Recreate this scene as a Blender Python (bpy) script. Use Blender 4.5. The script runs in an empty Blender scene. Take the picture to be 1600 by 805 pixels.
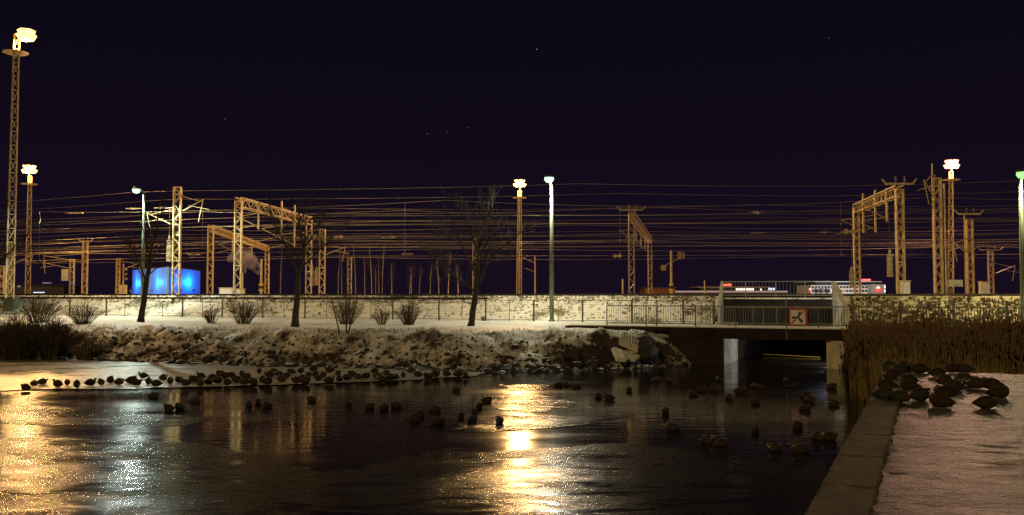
import bpy, bmesh, math, random
from mathutils import Vector, Matrix, noise, Euler
random.seed(7)
R = math.radians
sc = bpy.context.scene
col = sc.collection

# ------------------------------------------------------------------ camera, sky, moon-like key, exposure
PITCH = R(2.35); F = 1400.0; EYE = 3.7
cd = bpy.data.cameras.new('camera'); cam = bpy.data.objects.new('camera', cd); col.objects.link(cam)
cd.sensor_width = 36.0; cd.lens = 36.0 * F / 1600.0; cd.clip_start = 0.05; cd.clip_end = 8000
cam.location = (0, 0, EYE); cam.rotation_euler = (R(90) + PITCH, 0, 0); sc.camera = cam
sc.render.resolution_x = 1024; sc.render.resolution_y = 515
sc.view_settings.view_transform = 'Standard'; sc.view_settings.look = 'None'
sc.view_settings.exposure = 0.0; sc.view_settings.gamma = 1.0
try: sc.view_settings.use_curve_mapping = False
except Exception: pass
sc.cycles.use_denoising = True; sc.cycles.denoiser = 'OPENIMAGEDENOISE'; sc.cycles.denoising_prefilter = 'NONE'; sc.cycles.denoising_input_passes = 'RGB_ALBEDO_NORMAL'
sc.cycles.use_adaptive_sampling = False
sc.cycles.max_bounces = 6; sc.cycles.glossy_bounces = 3; sc.cycles.diffuse_bounces = 2
sc.cycles.transparent_max_bounces = 8; sc.cycles.volume_bounces = 0
sc.cycles.sample_clamp_indirect = 4.0; sc.cycles.sample_clamp_direct = 55.0
sc.cycles.use_light_tree = True

w = bpy.data.worlds.new('World'); sc.world = w; w.use_nodes = True
nt = w.node_tree; bg = nt.nodes['Background']
tc = nt.nodes.new('ShaderNodeTexCoord'); sx = nt.nodes.new('ShaderNodeSeparateXYZ')
cr = nt.nodes.new('ShaderNodeValToRGB'); nt.links.new(tc.outputs['Generated'], sx.inputs[0])
nt.links.new(sx.outputs['Z'], cr.inputs[0]); nt.links.new(cr.outputs[0], bg.inputs[0])
cr.color_ramp.elements[0].position = 0.0; cr.color_ramp.elements[0].color = (.0082, .0042, .0118, 1)
cr.color_ramp.elements[1].position = 0.34; cr.color_ramp.elements[1].color = (.0026, .0021, .0066, 1)
bg.inputs[1].default_value = 1.0

sd = bpy.data.lights.new('far_lamp_sun', 'SUN'); sun = bpy.data.objects.new('far_lamp_sun', sd); col.objects.link(sun)
sd.energy = .80; sd.angle = R(0.6); sd.color = (1.0, .70, .30)
SUN_EL = R(14)
dv = Vector((.32 * math.cos(SUN_EL), .947 * math.cos(SUN_EL), -math.sin(SUN_EL)))
sun.rotation_euler = dv.to_track_quat('-Z', 'Y').to_euler()

# ------------------------------------------------------------------ coordinates
cp, sp = math.cos(PITCH), math.sin(PITCH)
def P(px, py, Y):
    "point on the ray through photo pixel (px,py) at ground distance Y"
    u = (px - 800) / F; v = (402.5 - py) / F
    dy = cp - v * sp; dz = sp + v * cp
    k = Y / dy
    return Vector((u * k, Y, EYE + dz * k))
def PZ(px, py, z):
    u = (px - 800) / F; v = (402.5 - py) / F
    dy = cp - v * sp; dz = sp + v * cp
    k = (z - EYE) / dz
    return Vector((u * k, dy * k, z))
O = Vector((9.9, 52, 0)); U = Vector((.922, -.387, 0)); V = Vector((.387, .922, 0))
def W(u, v, z=0): return O + U * u + V * v + Vector((0, 0, z))
def UV(p): q = Vector((p[0], p[1], 0)) - O; return q.dot(U), q.dot(V)
def at_v(px, v):
    "ground u of column px on the line v"
    a = (px - 800) / F
    t = (v + O.dot(V)) / (a * V.x + V.y)
    return UV((a * t, t))[0]

# ------------------------------------------------------------------ object helpers
def tag(o, label=None, cat=None, group=None, kind=None):
    if label: o['label'] = label
    if cat: o['category'] = cat
    if group: o['group'] = group
    if kind: o['kind'] = kind
    return o
def empty(name, loc=(0, 0, 0), rz=0, label=None, cat=None, group=None):
    o = bpy.data.objects.new(name, None); o.empty_display_size = .2; col.objects.link(o)
    o.location = loc; o.rotation_euler = (0, 0, rz)
    return tag(o, label, cat, group)
def kids(o): return [c for c in bpy.data.objects if c.parent == o]
def copy_tree(o, parent=None):
    c = o.copy(); col.objects.link(c)
    c.parent = parent
    for ch in kids(o): copy_tree(ch, c)
    return c

class MB:
    def __init__(s): s.v = []; s.f = []; s.m = []; s.smooth = False
    def add(s, vs, fs, mi=0):
        b = len(s.v); s.v += [tuple(p) for p in vs]
        for f in fs: s.f.append(tuple(b + i for i in f)); s.m.append(mi)
        return s
    def box(s, c, size, rot=None, mi=0):
        x, y, z = size[0] / 2, size[1] / 2, size[2] / 2
        vs = [Vector(p) for p in ((-x,-y,-z),(x,-y,-z),(x,y,-z),(-x,y,-z),(-x,-y,z),(x,-y,z),(x,y,z),(-x,y,z))]
        if rot is not None: vs = [rot @ p for p in vs]
        c = Vector(c)
        return s.add([c + p for p in vs], [(0,3,2,1),(4,5,6,7),(0,1,5,4),(1,2,6,5),(2,3,7,6),(3,0,4,7)], mi)
    def bar(s, a, b, w, h=None, mi=0):
        a = Vector(a); b = Vector(b); h = h or w; d = b - a
        if d.length < 1e-5: return s
        q = d.to_track_quat('Z', 'Y').to_matrix()
        return s.box((a + b) / 2, (w, h, d.length), q, mi)
    def tube(s, pts, rad, n=6, mi=0, cap=True):
        pts = [Vector(p) for p in pts]
        if not isinstance(rad, (list, tuple)): rad = [rad] * len(pts)
        b = len(s.v); up = Vector((0, 0, 1)); prev = None
        for i, p in enumerate(pts):
            d = (pts[min(i + 1, len(pts) - 1)] - pts[max(i - 1, 0)]).normalized()
            if prev is None:
                r_ = Vector((1, 0, 0)) if abs(d.z) > .9 else up
                a = d.cross(r_).normalized()
            else:
                a = (prev - d * prev.dot(d)).normalized()
            prev = a; c = d.cross(a)
            for k in range(n):
                t = 2 * math.pi * k / n
                s.v.append(tuple(p + (a * math.cos(t) + c * math.sin(t)) * rad[i]))
        for i in range(len(pts) - 1):
            for k in range(n):
                k2 = (k + 1) % n
                s.f.append((b + i*n + k, b + i*n + k2, b + (i+1)*n + k2, b + (i+1)*n + k)); s.m.append(mi)
        if cap:
            s.f.append(tuple(b + k for k in reversed(range(n)))); s.m.append(mi)
            s.f.append(tuple(b + (len(pts)-1)*n + k for k in range(n))); s.m.append(mi)
        return s
    def lathe(s, prof, c=(0,0,0), n=12, mi=0):
        b = len(s.v)
        for r, z in prof:
            for k in range(n):
                t = 2 * math.pi * k / n
                s.v.append((c[0] + r * math.cos(t), c[1] + r * math.sin(t), c[2] + z))
        for i in range(len(prof) - 1):
            for k in range(n):
                k2 = (k + 1) % n
                s.f.append((b + i*n + k, b + i*n + k2, b + (i+1)*n + k2, b + (i+1)*n + k)); s.m.append(mi)
        s.f.append(tuple(b + k for k in reversed(range(n)))); s.m.append(mi)
        s.f.append(tuple(b + (len(prof)-1)*n + k for k in range(n))); s.m.append(mi)
        return s
    def prism(s, poly, d, mi=0):
        "poly: list of 3D points, extruded by vector d"
        n = len(poly); a = [Vector(p) for p in poly]; d = Vector(d)
        return s.add(a + [p + d for p in a], [tuple(range(n))[::-1], tuple(range(n, 2*n))] +
                     [(i, (i+1) % n, n + (i+1) % n, n + i) for i in range(n)], mi)
    def build(s, name, mats, parent=None, smooth=False, loc=None):
        me = bpy.data.meshes.new(name); me.from_pydata(s.v, [], s.f)
        if not isinstance(mats, (list, tuple)): mats = [mats]
        for m in mats: me.materials.append(m)
        if len(mats) > 1: me.polygons.foreach_set('material_index', s.m)
        if smooth: me.polygons.foreach_set('use_smooth', [True] * len(s.f))
        me.validate(); me.update()
        o = bpy.data.objects.new(name, me); col.objects.link(o)
        if parent is not None: o.parent = parent
        if loc is not None: o.location = loc
        return o

def light(root, loc, power, color, radius=.25, spot=None):
    ld = bpy.data.lights.new('lamp_light', 'SPOT' if spot else 'POINT')
    if spot: ld.spot_size = R(spot); ld.spot_blend = .15
    ld.energy = power; ld.color = color; ld.shadow_soft_size = radius
    o = bpy.data.objects.new('lamp_light', ld); col.objects.link(o); o.parent = root; o.location = Vector(loc) - root.location
    return o

# ------------------------------------------------------------------ materials
def mat(name, base, rough=.7, metal=0, spec=.3, var=0, scale=3, bump=0, bscale=20, emit=None, estr=0, base2=None, detail=6, thr=(.35,.65), coords='Object', stretch=(1,1,1)):
    m = bpy.data.materials.new(name); m.use_nodes = True; n = m.node_tree; L = n.links
    b = n.nodes['Principled BSDF']
    b.inputs['Base Color'].default_value = (*base, 1); b.inputs['Roughness'].default_value = rough
    b.inputs['Metallic'].default_value = metal; b.inputs['Specular IOR Level'].default_value = spec
    t = n.nodes.new('ShaderNodeTexCoord'); mp = n.nodes.new('ShaderNodeMapping'); mp.inputs['Scale'].default_value = stretch
    L.new(t.outputs[coords], mp.inputs[0])
    if base2 is None and var: base2 = tuple(c * (1 - var) for c in base)
    if base2 is not None:
        ns = n.nodes.new('ShaderNodeTexNoise'); ns.inputs['Scale'].default_value = scale; ns.inputs['Detail'].default_value = detail
        ns.inputs['Roughness'].default_value = .62
        L.new(mp.outputs[0], ns.inputs['Vector'])
        r = n.nodes.new('ShaderNodeValToRGB'); r.color_ramp.elements[0].position = thr[0]; r.color_ramp.elements[1].position = thr[1]
        r.color_ramp.elements[0].color = (*base2, 1); r.color_ramp.elements[1].color = (*base, 1)
        L.new(ns.outputs['Fac'], r.inputs[0]); L.new(r.outputs[0], b.inputs['Base Color'])
    if bump:
        nb = n.nodes.new('ShaderNodeTexNoise'); nb.inputs['Scale'].default_value = bscale; nb.inputs['Detail'].default_value = 5
        L.new(mp.outputs[0], nb.inputs['Vector'])
        bp = n.nodes.new('ShaderNodeBump'); bp.inputs['Strength'].default_value = bump; bp.inputs['Distance'].default_value = .05
        L.new(nb.outputs['Fac'], bp.inputs['Height']); L.new(bp.outputs[0], b.inputs['Normal'])
    if emit: b.inputs['Emission Color'].default_value = (*emit, 1); b.inputs['Emission Strength'].default_value = estr
    return m

M = {}
M['steel'] = mat('galvanised_steel', (.70, .56, .28), .5, .1, .5, base2=(.44, .30, .14), scale=2.5, bump=.1)
M['steel_far'] = mat('weathered_steel', (.42, .36, .27), .5, .3, .4, base2=(.24, .16, .09), scale=2)
M['dark_steel'] = mat('dark_steel', (.10, .10, .09), .45, .5, .5, var=.4, scale=4)
M['rail_steel'] = mat('rail_steel', (.05, .04, .03), .5, .6, .4, var=.4)
M['wire'] = mat('copper_wire', (.70, .55, .32), .32, .7, .5, var=.3, scale=.3)
M['green_pole'] = mat('painted_pole', (.15, .18, .13), .45, .2, .5, var=.3, scale=3, bump=.1)
M['insul'] = mat('glazed_insulator', (.40, .26, .14), .2, 0, .6, var=.3)
M['weight'] = mat('counterweight_iron', (.50, .44, .30), .6, .1, .4, base2=(.32, .2, .1), scale=4)
M['yellow'] = mat('yellow_paint', (.75, .50, .05), .5, 0, .4, var=.2)
M['black'] = mat('black_paint', (.02, .02, .02), .5, 0, .4, var=.2)
M['cab'] = mat('cabinet_paint', (.70, .66, .50), .5, 0, .4, var=.15)
M['bark'] = mat('dark_bark', (.055, .042, .028), .9, 0, .2, var=.55, scale=9, bump=.8, bscale=25, stretch=(1, 1, .25))
M['twig'] = mat('dark_twig', (.04, .033, .022), .9, 0, .2, var=.3)
M['birch'] = mat('birch_bark', (.16, .14, .11), .8, 0, .2, base2=(.05, .04, .03), scale=5, thr=(.38, .5))
M['bush'] = mat('bush_twigs', (.075, .058, .028), .9, 0, .1, var=.4)
M['reed'] = mat('dry_reed', (.30, .215, .085), .8, 0, .2, base2=(.14, .10, .038), scale=.9, detail=8)
M['reed_head'] = mat('reed_panicle', (.15, .095, .05), .95, 0, .1, var=.4, scale=6)
M['grass'] = mat('dead_grass', (.12, .09, .035), .9, 0, .1, var=.5, scale=3)
M['concrete'] = mat('weathered_concrete', (.48, .44, .31), .85, 0, .25, base2=(.28, .25, .17), scale=1.6, bump=.35, bscale=14)
M['dconcrete'] = mat('dark_shade_concrete', (.03, .022, .016), .85, 0, .15, base2=(.013, .009, .007), scale=1.1, bump=.4, bscale=8)  # plain dark concrete; also carries the shade on the inner channel wall
M['slab'] = mat('pale_concrete_slab', (.62, .60, .48), .85, 0, .25, base2=(.30, .28, .22), scale=3, bump=.3, bscale=18)
M['white'] = mat('white_panel', (.8, .8, .8), .5, 0, .4, var=.05)
M['red'] = mat('red_paint', (.42, .02, .012), .5, 0, .4, var=.2)
M['signwhite'] = mat('sign_white', (.62, .60, .62), .5, 0, .4, var=.12, scale=12)

def snow_mat(name, dirt, dirt2, cover, s1=1.2, s2=9.0, slope=False, snow=(.78, .76, .70), bump=.5, stretch=(1, 1, 1), spec=.3, rough=.6, contrast=.05, fine=0, bd=.08):
    m = bpy.data.materials.new(name); m.use_nodes = True; n = m.node_tree; L = n.links; N = n.nodes.new
    b = n.nodes['Principled BSDF']; b.inputs['Roughness'].default_value = rough; b.inputs['Specular IOR Level'].default_value = spec
    t = N('ShaderNodeTexCoord'); mp = N('ShaderNodeMapping'); mp.inputs['Scale'].default_value = stretch; L.new(t.outputs['Object'], mp.inputs[0])
    a = N('ShaderNodeTexNoise'); a.inputs['Scale'].default_value = s1; a.inputs['Detail'].default_value = 7; a.inputs['Roughness'].default_value = .6
    c = N('ShaderNodeTexNoise'); c.inputs['Scale'].default_value = s2; c.inputs['Detail'].default_value = 5; c.inputs['Roughness'].default_value = .7
    L.new(mp.outputs[0], a.inputs['Vector']); L.new(mp.outputs[0], c.inputs['Vector'])
    mx = N('ShaderNodeMath'); mx.operation = 'MULTIPLY_ADD'; mx.inputs[1].default_value = .6
    L.new(c.outputs['Fac'], mx.inputs[0]); L.new(a.outputs['Fac'], mx.inputs[2])      # ~ .8 mean
    src = mx.outputs[0]
    if slope:
        g = N('ShaderNodeNewGeometry'); s = N('ShaderNodeSeparateXYZ'); L.new(g.outputs['Normal'], s.inputs[0])
        k = N('ShaderNodeMath'); k.operation = 'MULTIPLY_ADD'; k.inputs[1].default_value = slope
        L.new(s.outputs['Z'], k.inputs[0]); L.new(src, k.inputs[2]); src = k.outputs[0]
    r = N('ShaderNodeMapRange'); r.inputs['From Min'].default_value = cover - contrast; r.inputs['From Max'].default_value = cover + contrast
    L.new(src, r.inputs['Value'])
    dm = N('ShaderNodeMixRGB'); dm.inputs[1].default_value = (*dirt, 1); dm.inputs[2].default_value = (*dirt2, 1); L.new(c.outputs['Fac'], dm.inputs[0])
    sm = N('ShaderNodeMixRGB'); sm.inputs[1].default_value = (*dirt2, 1)
    sn = N('ShaderNodeMixRGB'); sn.inputs[1].default_value = tuple(q * .72 for q in snow) + (1,); sn.inputs[2].default_value = (*snow, 1)
    L.new(a.outputs['Fac'], sn.inputs[0])
    L.new(r.outputs[0], sm.inputs[0]); L.new(dm.outputs[0], sm.inputs[1]); L.new(sn.outputs[0], sm.inputs[2])
    L.new(sm.outputs[0], b.inputs['Base Color'])
    bp = N('ShaderNodeBump'); bp.inputs['Strength'].default_value = bump; bp.inputs['Distance'].default_value = bd
    L.new(mx.outputs[0], bp.inputs['Height'])
    if fine:
        f = N('ShaderNodeTexNoise'); f.inputs['Scale'].default_value = fine; f.inputs['Detail'].default_value = 3; f.inputs['Roughness'].default_value = .7; L.new(mp.outputs[0], f.inputs['Vector'])
        b2 = N('ShaderNodeBump'); b2.inputs['Strength'].default_value = 1; b2.inputs['Distance'].default_value = .03
        L.new(f.outputs['Fac'], b2.inputs['Height']); L.new(bp.outputs[0], b2.inputs['Normal']); bp = b2
    L.new(bp.outputs[0], b.inputs['Normal'])
    return m
M['bank'] = snow_mat('bank_soil_and_snow', (.022, .015, .009), (.065, .037, .02), 1.39, .55, 4.5, slope=.8, bump=1.0, contrast=.10, snow=(.62, .60, .54))
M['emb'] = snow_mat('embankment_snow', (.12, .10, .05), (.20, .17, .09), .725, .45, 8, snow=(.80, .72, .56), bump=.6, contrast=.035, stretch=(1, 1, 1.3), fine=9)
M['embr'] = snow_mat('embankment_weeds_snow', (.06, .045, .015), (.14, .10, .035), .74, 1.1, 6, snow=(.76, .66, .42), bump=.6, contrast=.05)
M['rock'] = snow_mat('rock_with_snow', (.016, .013, .01), (.045, .037, .027), 1.60, .9, 5, slope=.85, bump=.7, contrast=.06, snow=(.6, .6, .55))
M['yard'] = snow_mat('yard_ballast_snow', (.06, .05, .04), (.1, .08, .06), .80, .5, 4)
M['quay'] = snow_mat('quay_crusted_snow', (.05, .042, .02), (.09, .07, .035), .83, .8, 12, snow=(.155, .142, .13), bump=1.0, stretch=(1.0, 2.6, 1), spec=.35, rough=.5, contrast=.09, fine=16)
M['kerb'] = mat('kerb_concrete', (.15, .125, .055), .8, 0, .3, base2=(.07, .055, .025), scale=3, bump=.9, bscale=40, detail=9)

def lamp_mat(name, c, s): return mat(name, (.8, .8, .8), .5, emit=c, estr=s)
SOD = (1.0, .50, .12); MER = (.62, 1.0, .78); PINK = (1.0, .42, .20); GRN = (.35, 1.0, .35)

# ------------------------------------------------------------------ water and ice
def water_mat():
    m = bpy.data.materials.new('dark_water'); m.use_nodes = True; n = m.node_tree; L = n.links; N = n.nodes.new
    b = n.nodes['Principled BSDF']; b.inputs['Base Color'].default_value = (.012, .008, .006, 1)
    b.inputs['IOR'].default_value = 1.33; b.inputs['Specular IOR Level'].default_value = .5
    t = N('ShaderNodeTexCoord'); mp = N('ShaderNodeMapping'); mp.inputs['Scale'].default_value = (.35, 1.3, 1); L.new(t.outputs['Object'], mp.inputs[0])
    a = N('ShaderNodeTexNoise'); a.inputs['Scale'].default_value = .35; a.inputs['Detail'].default_value = 4; L.new(mp.outputs[0], a.inputs['Vector'])
    r = N('ShaderNodeMapRange'); r.inputs['From Min'].default_value = .35; r.inputs['From Max'].default_value = .65
    r.inputs['To Min'].default_value = .05; r.inputs['To Max'].default_value = .17
    L.new(a.outputs['Fac'], r.inputs['Value']); L.new(r.outputs[0], b.inputs['Roughness'])
    c = N('ShaderNodeTexNoise'); c.inputs['Scale'].default_value = 2.2; c.inputs['Detail'].default_value = 3; L.new(mp.outputs[0], c.inputs['Vector'])
    bp = N('ShaderNodeBump'); bp.inputs['Strength'].default_value = .16; bp.inputs['Distance'].default_value = .05
    L.new(c.outputs['Fac'], bp.inputs['Height']); L.new(bp.outputs[0], b.inputs['Normal'])
    return m
def ice_mat(name, base, rough, bump, sc_, sc2, spec=.5, rvar=.12):
    m = bpy.data.materials.new(name); m.use_nodes = True; n = m.node_tree; L = n.links; N = n.nodes.new
    b = n.nodes['Principled BSDF']; b.inputs['IOR'].default_value = 1.33; b.inputs['Specular IOR Level'].default_value = spec
    t = N('ShaderNodeTexCoord'); mp = N('ShaderNodeMapping'); mp.inputs['Scale'].default_value = (.6, 1.6, 1); L.new(t.outputs['Object'], mp.inputs[0])
    mp.inputs['Rotation'].default_value = (0, 0, R(-14))
    a = N('ShaderNodeTexNoise'); a.inputs['Scale'].default_value = .45; a.inputs['Detail'].default_value = 8; a.inputs['Roughness'].default_value = .65; L.new(mp.outputs[0], a.inputs['Vector'])
    r = N('ShaderNodeMapRange'); r.inputs['From Min'].default_value = .38; r.inputs['From Max'].default_value = .62
    r.inputs['To Min'].default_value = max(.03, rough - rvar); r.inputs['To Max'].default_value = rough + rvar
    L.new(a.outputs['Fac'], r.inputs['Value']); L.new(r.outputs[0], b.inputs['Roughness'])
    mr = N('ShaderNodeMixRGB'); mr.inputs[1].default_value = tuple(q * .45 for q in base) + (1,); mr.inputs[2].default_value = (*base, 1)
    L.new(a.outputs['Fac'], mr.inputs[0]); L.new(mr.outputs[0], b.inputs['Base Color'])
    c = N('ShaderNodeTexNoise'); c.inputs['Scale'].default_value = sc_; c.inputs['Detail'].default_value = 6; c.inputs['Roughness'].default_value = .75; L.new(mp.outputs[0], c.inputs['Vector'])
    d = N('ShaderNodeTexVoronoi'); d.inputs['Scale'].default_value = sc2; L.new(mp.outputs[0], d.inputs['Vector'])
    s = N('ShaderNodeMath'); s.operation = 'MULTIPLY_ADD'; s.inputs[1].default_value = .35
    L.new(d.outputs['Distance'], s.inputs[0]); L.new(c.outputs['Fac'], s.inputs[2])
    bp = N('ShaderNodeBump'); bp.inputs['Strength'].default_value = bump; bp.inputs['Distance'].default_value = .014
    L.new(s.outputs[0], bp.inputs['Height']); L.new(bp.outputs[0], b.inputs['Normal'])
    e = N('ShaderNodeTexNoise'); e.inputs['Scale'].default_value = .8; e.inputs['Detail'].default_value = 5; e.inputs['Distortion'].default_value = 1.5; L.new(mp.outputs[0], e.inputs['Vector'])
    er = N('ShaderNodeMapRange'); er.inputs['From Min'].default_value = .40; er.inputs['From Max'].default_value = .58; er.inputs['To Min'].default_value = .12 * bump; er.inputs['To Max'].default_value = bump
    L.new(e.outputs['Fac'], er.inputs['Value']); L.new(er.outputs[0], bp.inputs['Strength'])
    return m
M['water'] = water_mat()
M['ice'] = ice_mat('wet_dark_ice', (.022, .017, .012), .13, 1.0, 5.0, 11.0, .5, .05)
M['ice_snow'] = ice_mat('snow_dusted_ice', (.42, .36, .27), .34, 1.6, 3.5, 9.0, .8)

wm = MB(); wm.add([(-400, -40, 0), (400, -40, 0), (400, 160, 0), (-400, 160, 0)], [(0, 1, 2, 3)])
tag(wm.build('water', M['water']), kind='structure')

def sheet(name, outline, z, m, seed=0, amp=.35, step=.5):
    "irregular ice sheet: outline of ground points, edge roughened, 6 cm thick"
    pts = []
    n = len(outline)
    for i in range(n):
        a = Vector(outline[i]).to_2d(); b = Vector(outline[(i + 1) % n]).to_2d()
        k = max(1, int((b - a).length / step))
        for j in range(k):
            q = a.lerp(b, j / k)
            q2 = Vector((q.x * .6, q.y * .6, seed))
            w_ = noise.noise_vector(q2) * amp + noise.noise_vector(q2 * 4) * amp * .35
            pts.append(Vector((q.x + w_.x, q.y + w_.y, 0)))
    bm = bmesh.new(); vs = [bm.verts.new((p.x, p.y, z)) for p in pts]; f = bm.faces.new(vs)
    if f.normal.z < 0: f.normal_flip()
    bmesh.ops.triangulate(bm, faces=bm.faces[:])
    me = bpy.data.meshes.new(name); bm.to_mesh(me); bm.free(); me.materials.append(m)
    o = bpy.data.objects.new(name, me); col.objects.link(o); return tag(o, kind='structure')

near = [PZ(px, py, 0) for px, py in ((-260, 681), (60, 684), (170, 690), (290, 693), (350, 702), (430, 722), (520, 735), (600, 722), (650, 708), (700, 700), (790, 706), (880, 700), (960, 694), (1060, 700), (1160, 716), (1290, 720))]
near = [Vector((p.x, p.y, 0)) for p in near] + [Vector((2, 6, 0)), Vector((-1.4, 0, 0)), Vector((-14, 0, 0)), Vector((-22, 6, 0))]
sheet('ice_near_quay', near, .008, M['ice'], 3, .35)
sheet('ice_ripple_patch', [PZ(px, py, 0) for px, py in ((-120, 655), (-60, 632), (60, 634), (160, 640), (260, 648), (330, 655), (300, 664), (200, 668), (90, 664), (0, 662))], .008, M['ice'], 9, .3)
for k_, ol in enumerate((((775, 596), (800, 588), (850, 590), (862, 600), (835, 612), (790, 611)), ((752, 628), (775, 616), (830, 614), (872, 622), (905, 634), (850, 644), (790, 642)), ((700, 662), (770, 648), (850, 650), (960, 640), (990, 652), (900, 668), (820, 676), (740, 674)))):
    sheet('ice_ripple_patch', [PZ(px, py, 0) for px, py in ol], .008, M['ice'], 12 + k_, .75, .3)  # rough sheets standing for rippled water, added to catch the lamp reflection
shelf_edge = [(-200, 613), (0, 612), (60, 609), (200, 608), (330, 606), (400, 603), (500, 600), (590, 597), (650, 594), (700, 591), (745, 588)]
sheet('ice_shelf', [PZ(px, py, 0) for px, py in shelf_edge] + [PZ(760, 583, 0), PZ(600, 575, 0), PZ(400, 570, 0), PZ(200, 562, 0), PZ(0, 550, 0), PZ(-200, 548, 0)], .03, M['ice_snow'], 5, .25)

# ------------------------------------------------------------------ terrain
def interp(x, pts):
    if x <= pts[0][0]: return pts[0][1]
    for (a, b), (c, d) in zip(pts, pts[1:]):
        if x <= c: return b + (d - b) * (x - a) / (c - a)
    return pts[-1][1]
CH0, CH1 = 3.05, 8.35                                   # channel under the two bridges
SHORE = [(-60, -14.5), (-30, -14.8), (-20, -14.3), (-12, -13.3), (-7, -12.6), (-3.5, -11.0), (-1.2, -8.4), (.6, -6.2), (1.6, -4.6), (3, -4.4)]
def fbm(p, o=4): return noise.fractal(p, .9, 2.1, o)
def ss(a, b, x): t = min(1, max(0, (x - a) / (b - a))); return t * t * (3 - 2 * t)
def ground(u, v):
    if CH0 < u < CH1: return -1.0
    if u >= CH1:
        s = v + 4.4
    else:
        s = v - interp(u, SHORE)
    p = W(u, v)
    h = ss(-.6, 2.9, s) * 2.0 - .30
    h += .18 * ss(2.5, 9, s)
    rough_ = ss(-.5, .8, s) * (1 - ss(3.0, 4.6, s))
    h += rough_ * (.34 * fbm(Vector((p.x * .55, p.y * .55, 3))) + .16 * fbm(Vector((p.x * 2.1, p.y * 2.1, 7))))
    h += .035 * fbm(Vector((p.x * .7, p.y * .7, 11)))
    if s < -.6: h = -.30 + max(-1, s) * .3
    return h
def grid(name, u0, u1, v0, v1, du, dvv, fn, m, kind='structure'):
    nu = int((u1 - u0) / du) + 1; nv = int((v1 - v0) / dvv) + 1
    mb = MB()
    for j in range(nv):
        for i in range(nu):
            u = u0 + (u1 - u0) * i / (nu - 1); v = v0 + (v1 - v0) * j / (nv - 1)
            mb.v.append(tuple(W(u, v, fn(u, v))))
    for j in range(nv - 1):
        for i in range(nu - 1):
            a = j * nu + i; mb.f.append((a, a + 1, a + nu + 1, a + nu)); mb.m.append(0)
    return tag(mb.build(name, m, smooth=True), kind=kind)
grid('shore_bank', -62, CH0, -17, .62, .2, .16, lambda u, v: min(ground(u, v), 2.2) if v < .3 else 2.1, M['bank'])
grid('shore_bank', CH1 + .05, 45, -6.5, .62, .3, .3, lambda u, v: ground(u, v), M['bank'])
# snow-covered path along the fence
def path_z(u, v): return 2.06 + .02 * fbm(Vector((u, v * 2, 5))) - .25 * ss(.9, 1.4, abs(v + 2.2))
M['path'] = snow_mat('trodden_path_snow', (.2, .18, .13), (.3, .27, .2), .52, .8, 10, snow=(.74, .71, .62), bump=.5)
grid('path', -62, CH0, -3.9, .4, .35, .2, path_z, M['path'])
grid('path', CH1 + .3, 45, -3.9, .4, .35, .2, path_z, M['path'])

def emb(u, v):
    t = (v - .4) / 3.0
    return 2.02 + 1.58 * min(1, max(0, t)) ** .9 + .13 * fbm(Vector((u * .8, v * 1.5, 2))) * (1 - abs(2 * t - 1)) + .03 * fbm(Vector((u * 3, v * 3, 2)))
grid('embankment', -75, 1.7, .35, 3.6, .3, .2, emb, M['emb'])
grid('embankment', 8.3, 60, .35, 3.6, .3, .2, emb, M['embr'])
yard = MB(); yard.add([W(-400, 3.55, 3.585), W(1.7, 3.55, 3.585), W(1.7, 30, 3.585), W(-400, 30, 3.585)], [(0, 1, 2, 3)])
yard.add([W(8.3, 3.55, 3.585), W(400, 3.55, 3.585), W(400, 30, 3.585), W(8.3, 30, 3.585)], [(0, 1, 2, 3)])
yard.add([W(-3000, 30, 3.585), W(3000, 30, 3.585), W(3000, 3500, 3.585), W(-3000, 3500, 3.585)], [(0, 1, 2, 3)])
tag(yard.build('rail_yard_ground', M['yard']), kind='structure')

# rails of the nearest track (dark line along the embankment top)
for vv in (4.3, 5.8):
    mb = MB(); mb.bar(W(-75, vv, 3.66), W(60, vv, 3.66), .07, .15)
    o = tag(mb.build('rail', M['rail_steel']), 'dark steel rail of the nearest track, %s embankment edge' % ('close to the' if vv < 5 else 'farther from the'), 'rail', 'rails on top of the embankment')
mb = MB()
for i in range(225):
    u = -75 + i * .6; q = Matrix(((U.x, V.x, 0), (U.y, V.y, 0), (0, 0, 1)))
    mb.box(W(u, 5.05, 3.60), (.24, 2.5, .1), q)
tag(mb.build('sleepers', M['dconcrete']), 'dark sleepers under the nearest rails on the embankment top', 'sleepers', kind='stuff')

# cable duct pipe along the upper embankment
mb = MB()
mb.bar(W(-75, 2.35, 3.40), W(-13.5, 2.35, 3.42), .10, .13)
r0 = mb.build('cable_duct', M['dconcrete'])
tag(r0, 'long dark cable duct running along the upper embankment on the left', 'duct')
for i in range(22): MB().bar(W(-74 + i * 2.8, 2.35, 3.0), W(-74 + i * 2.8, 2.35, 3.36), .06, .06).build('support', M['dark_steel'], r0)

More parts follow.
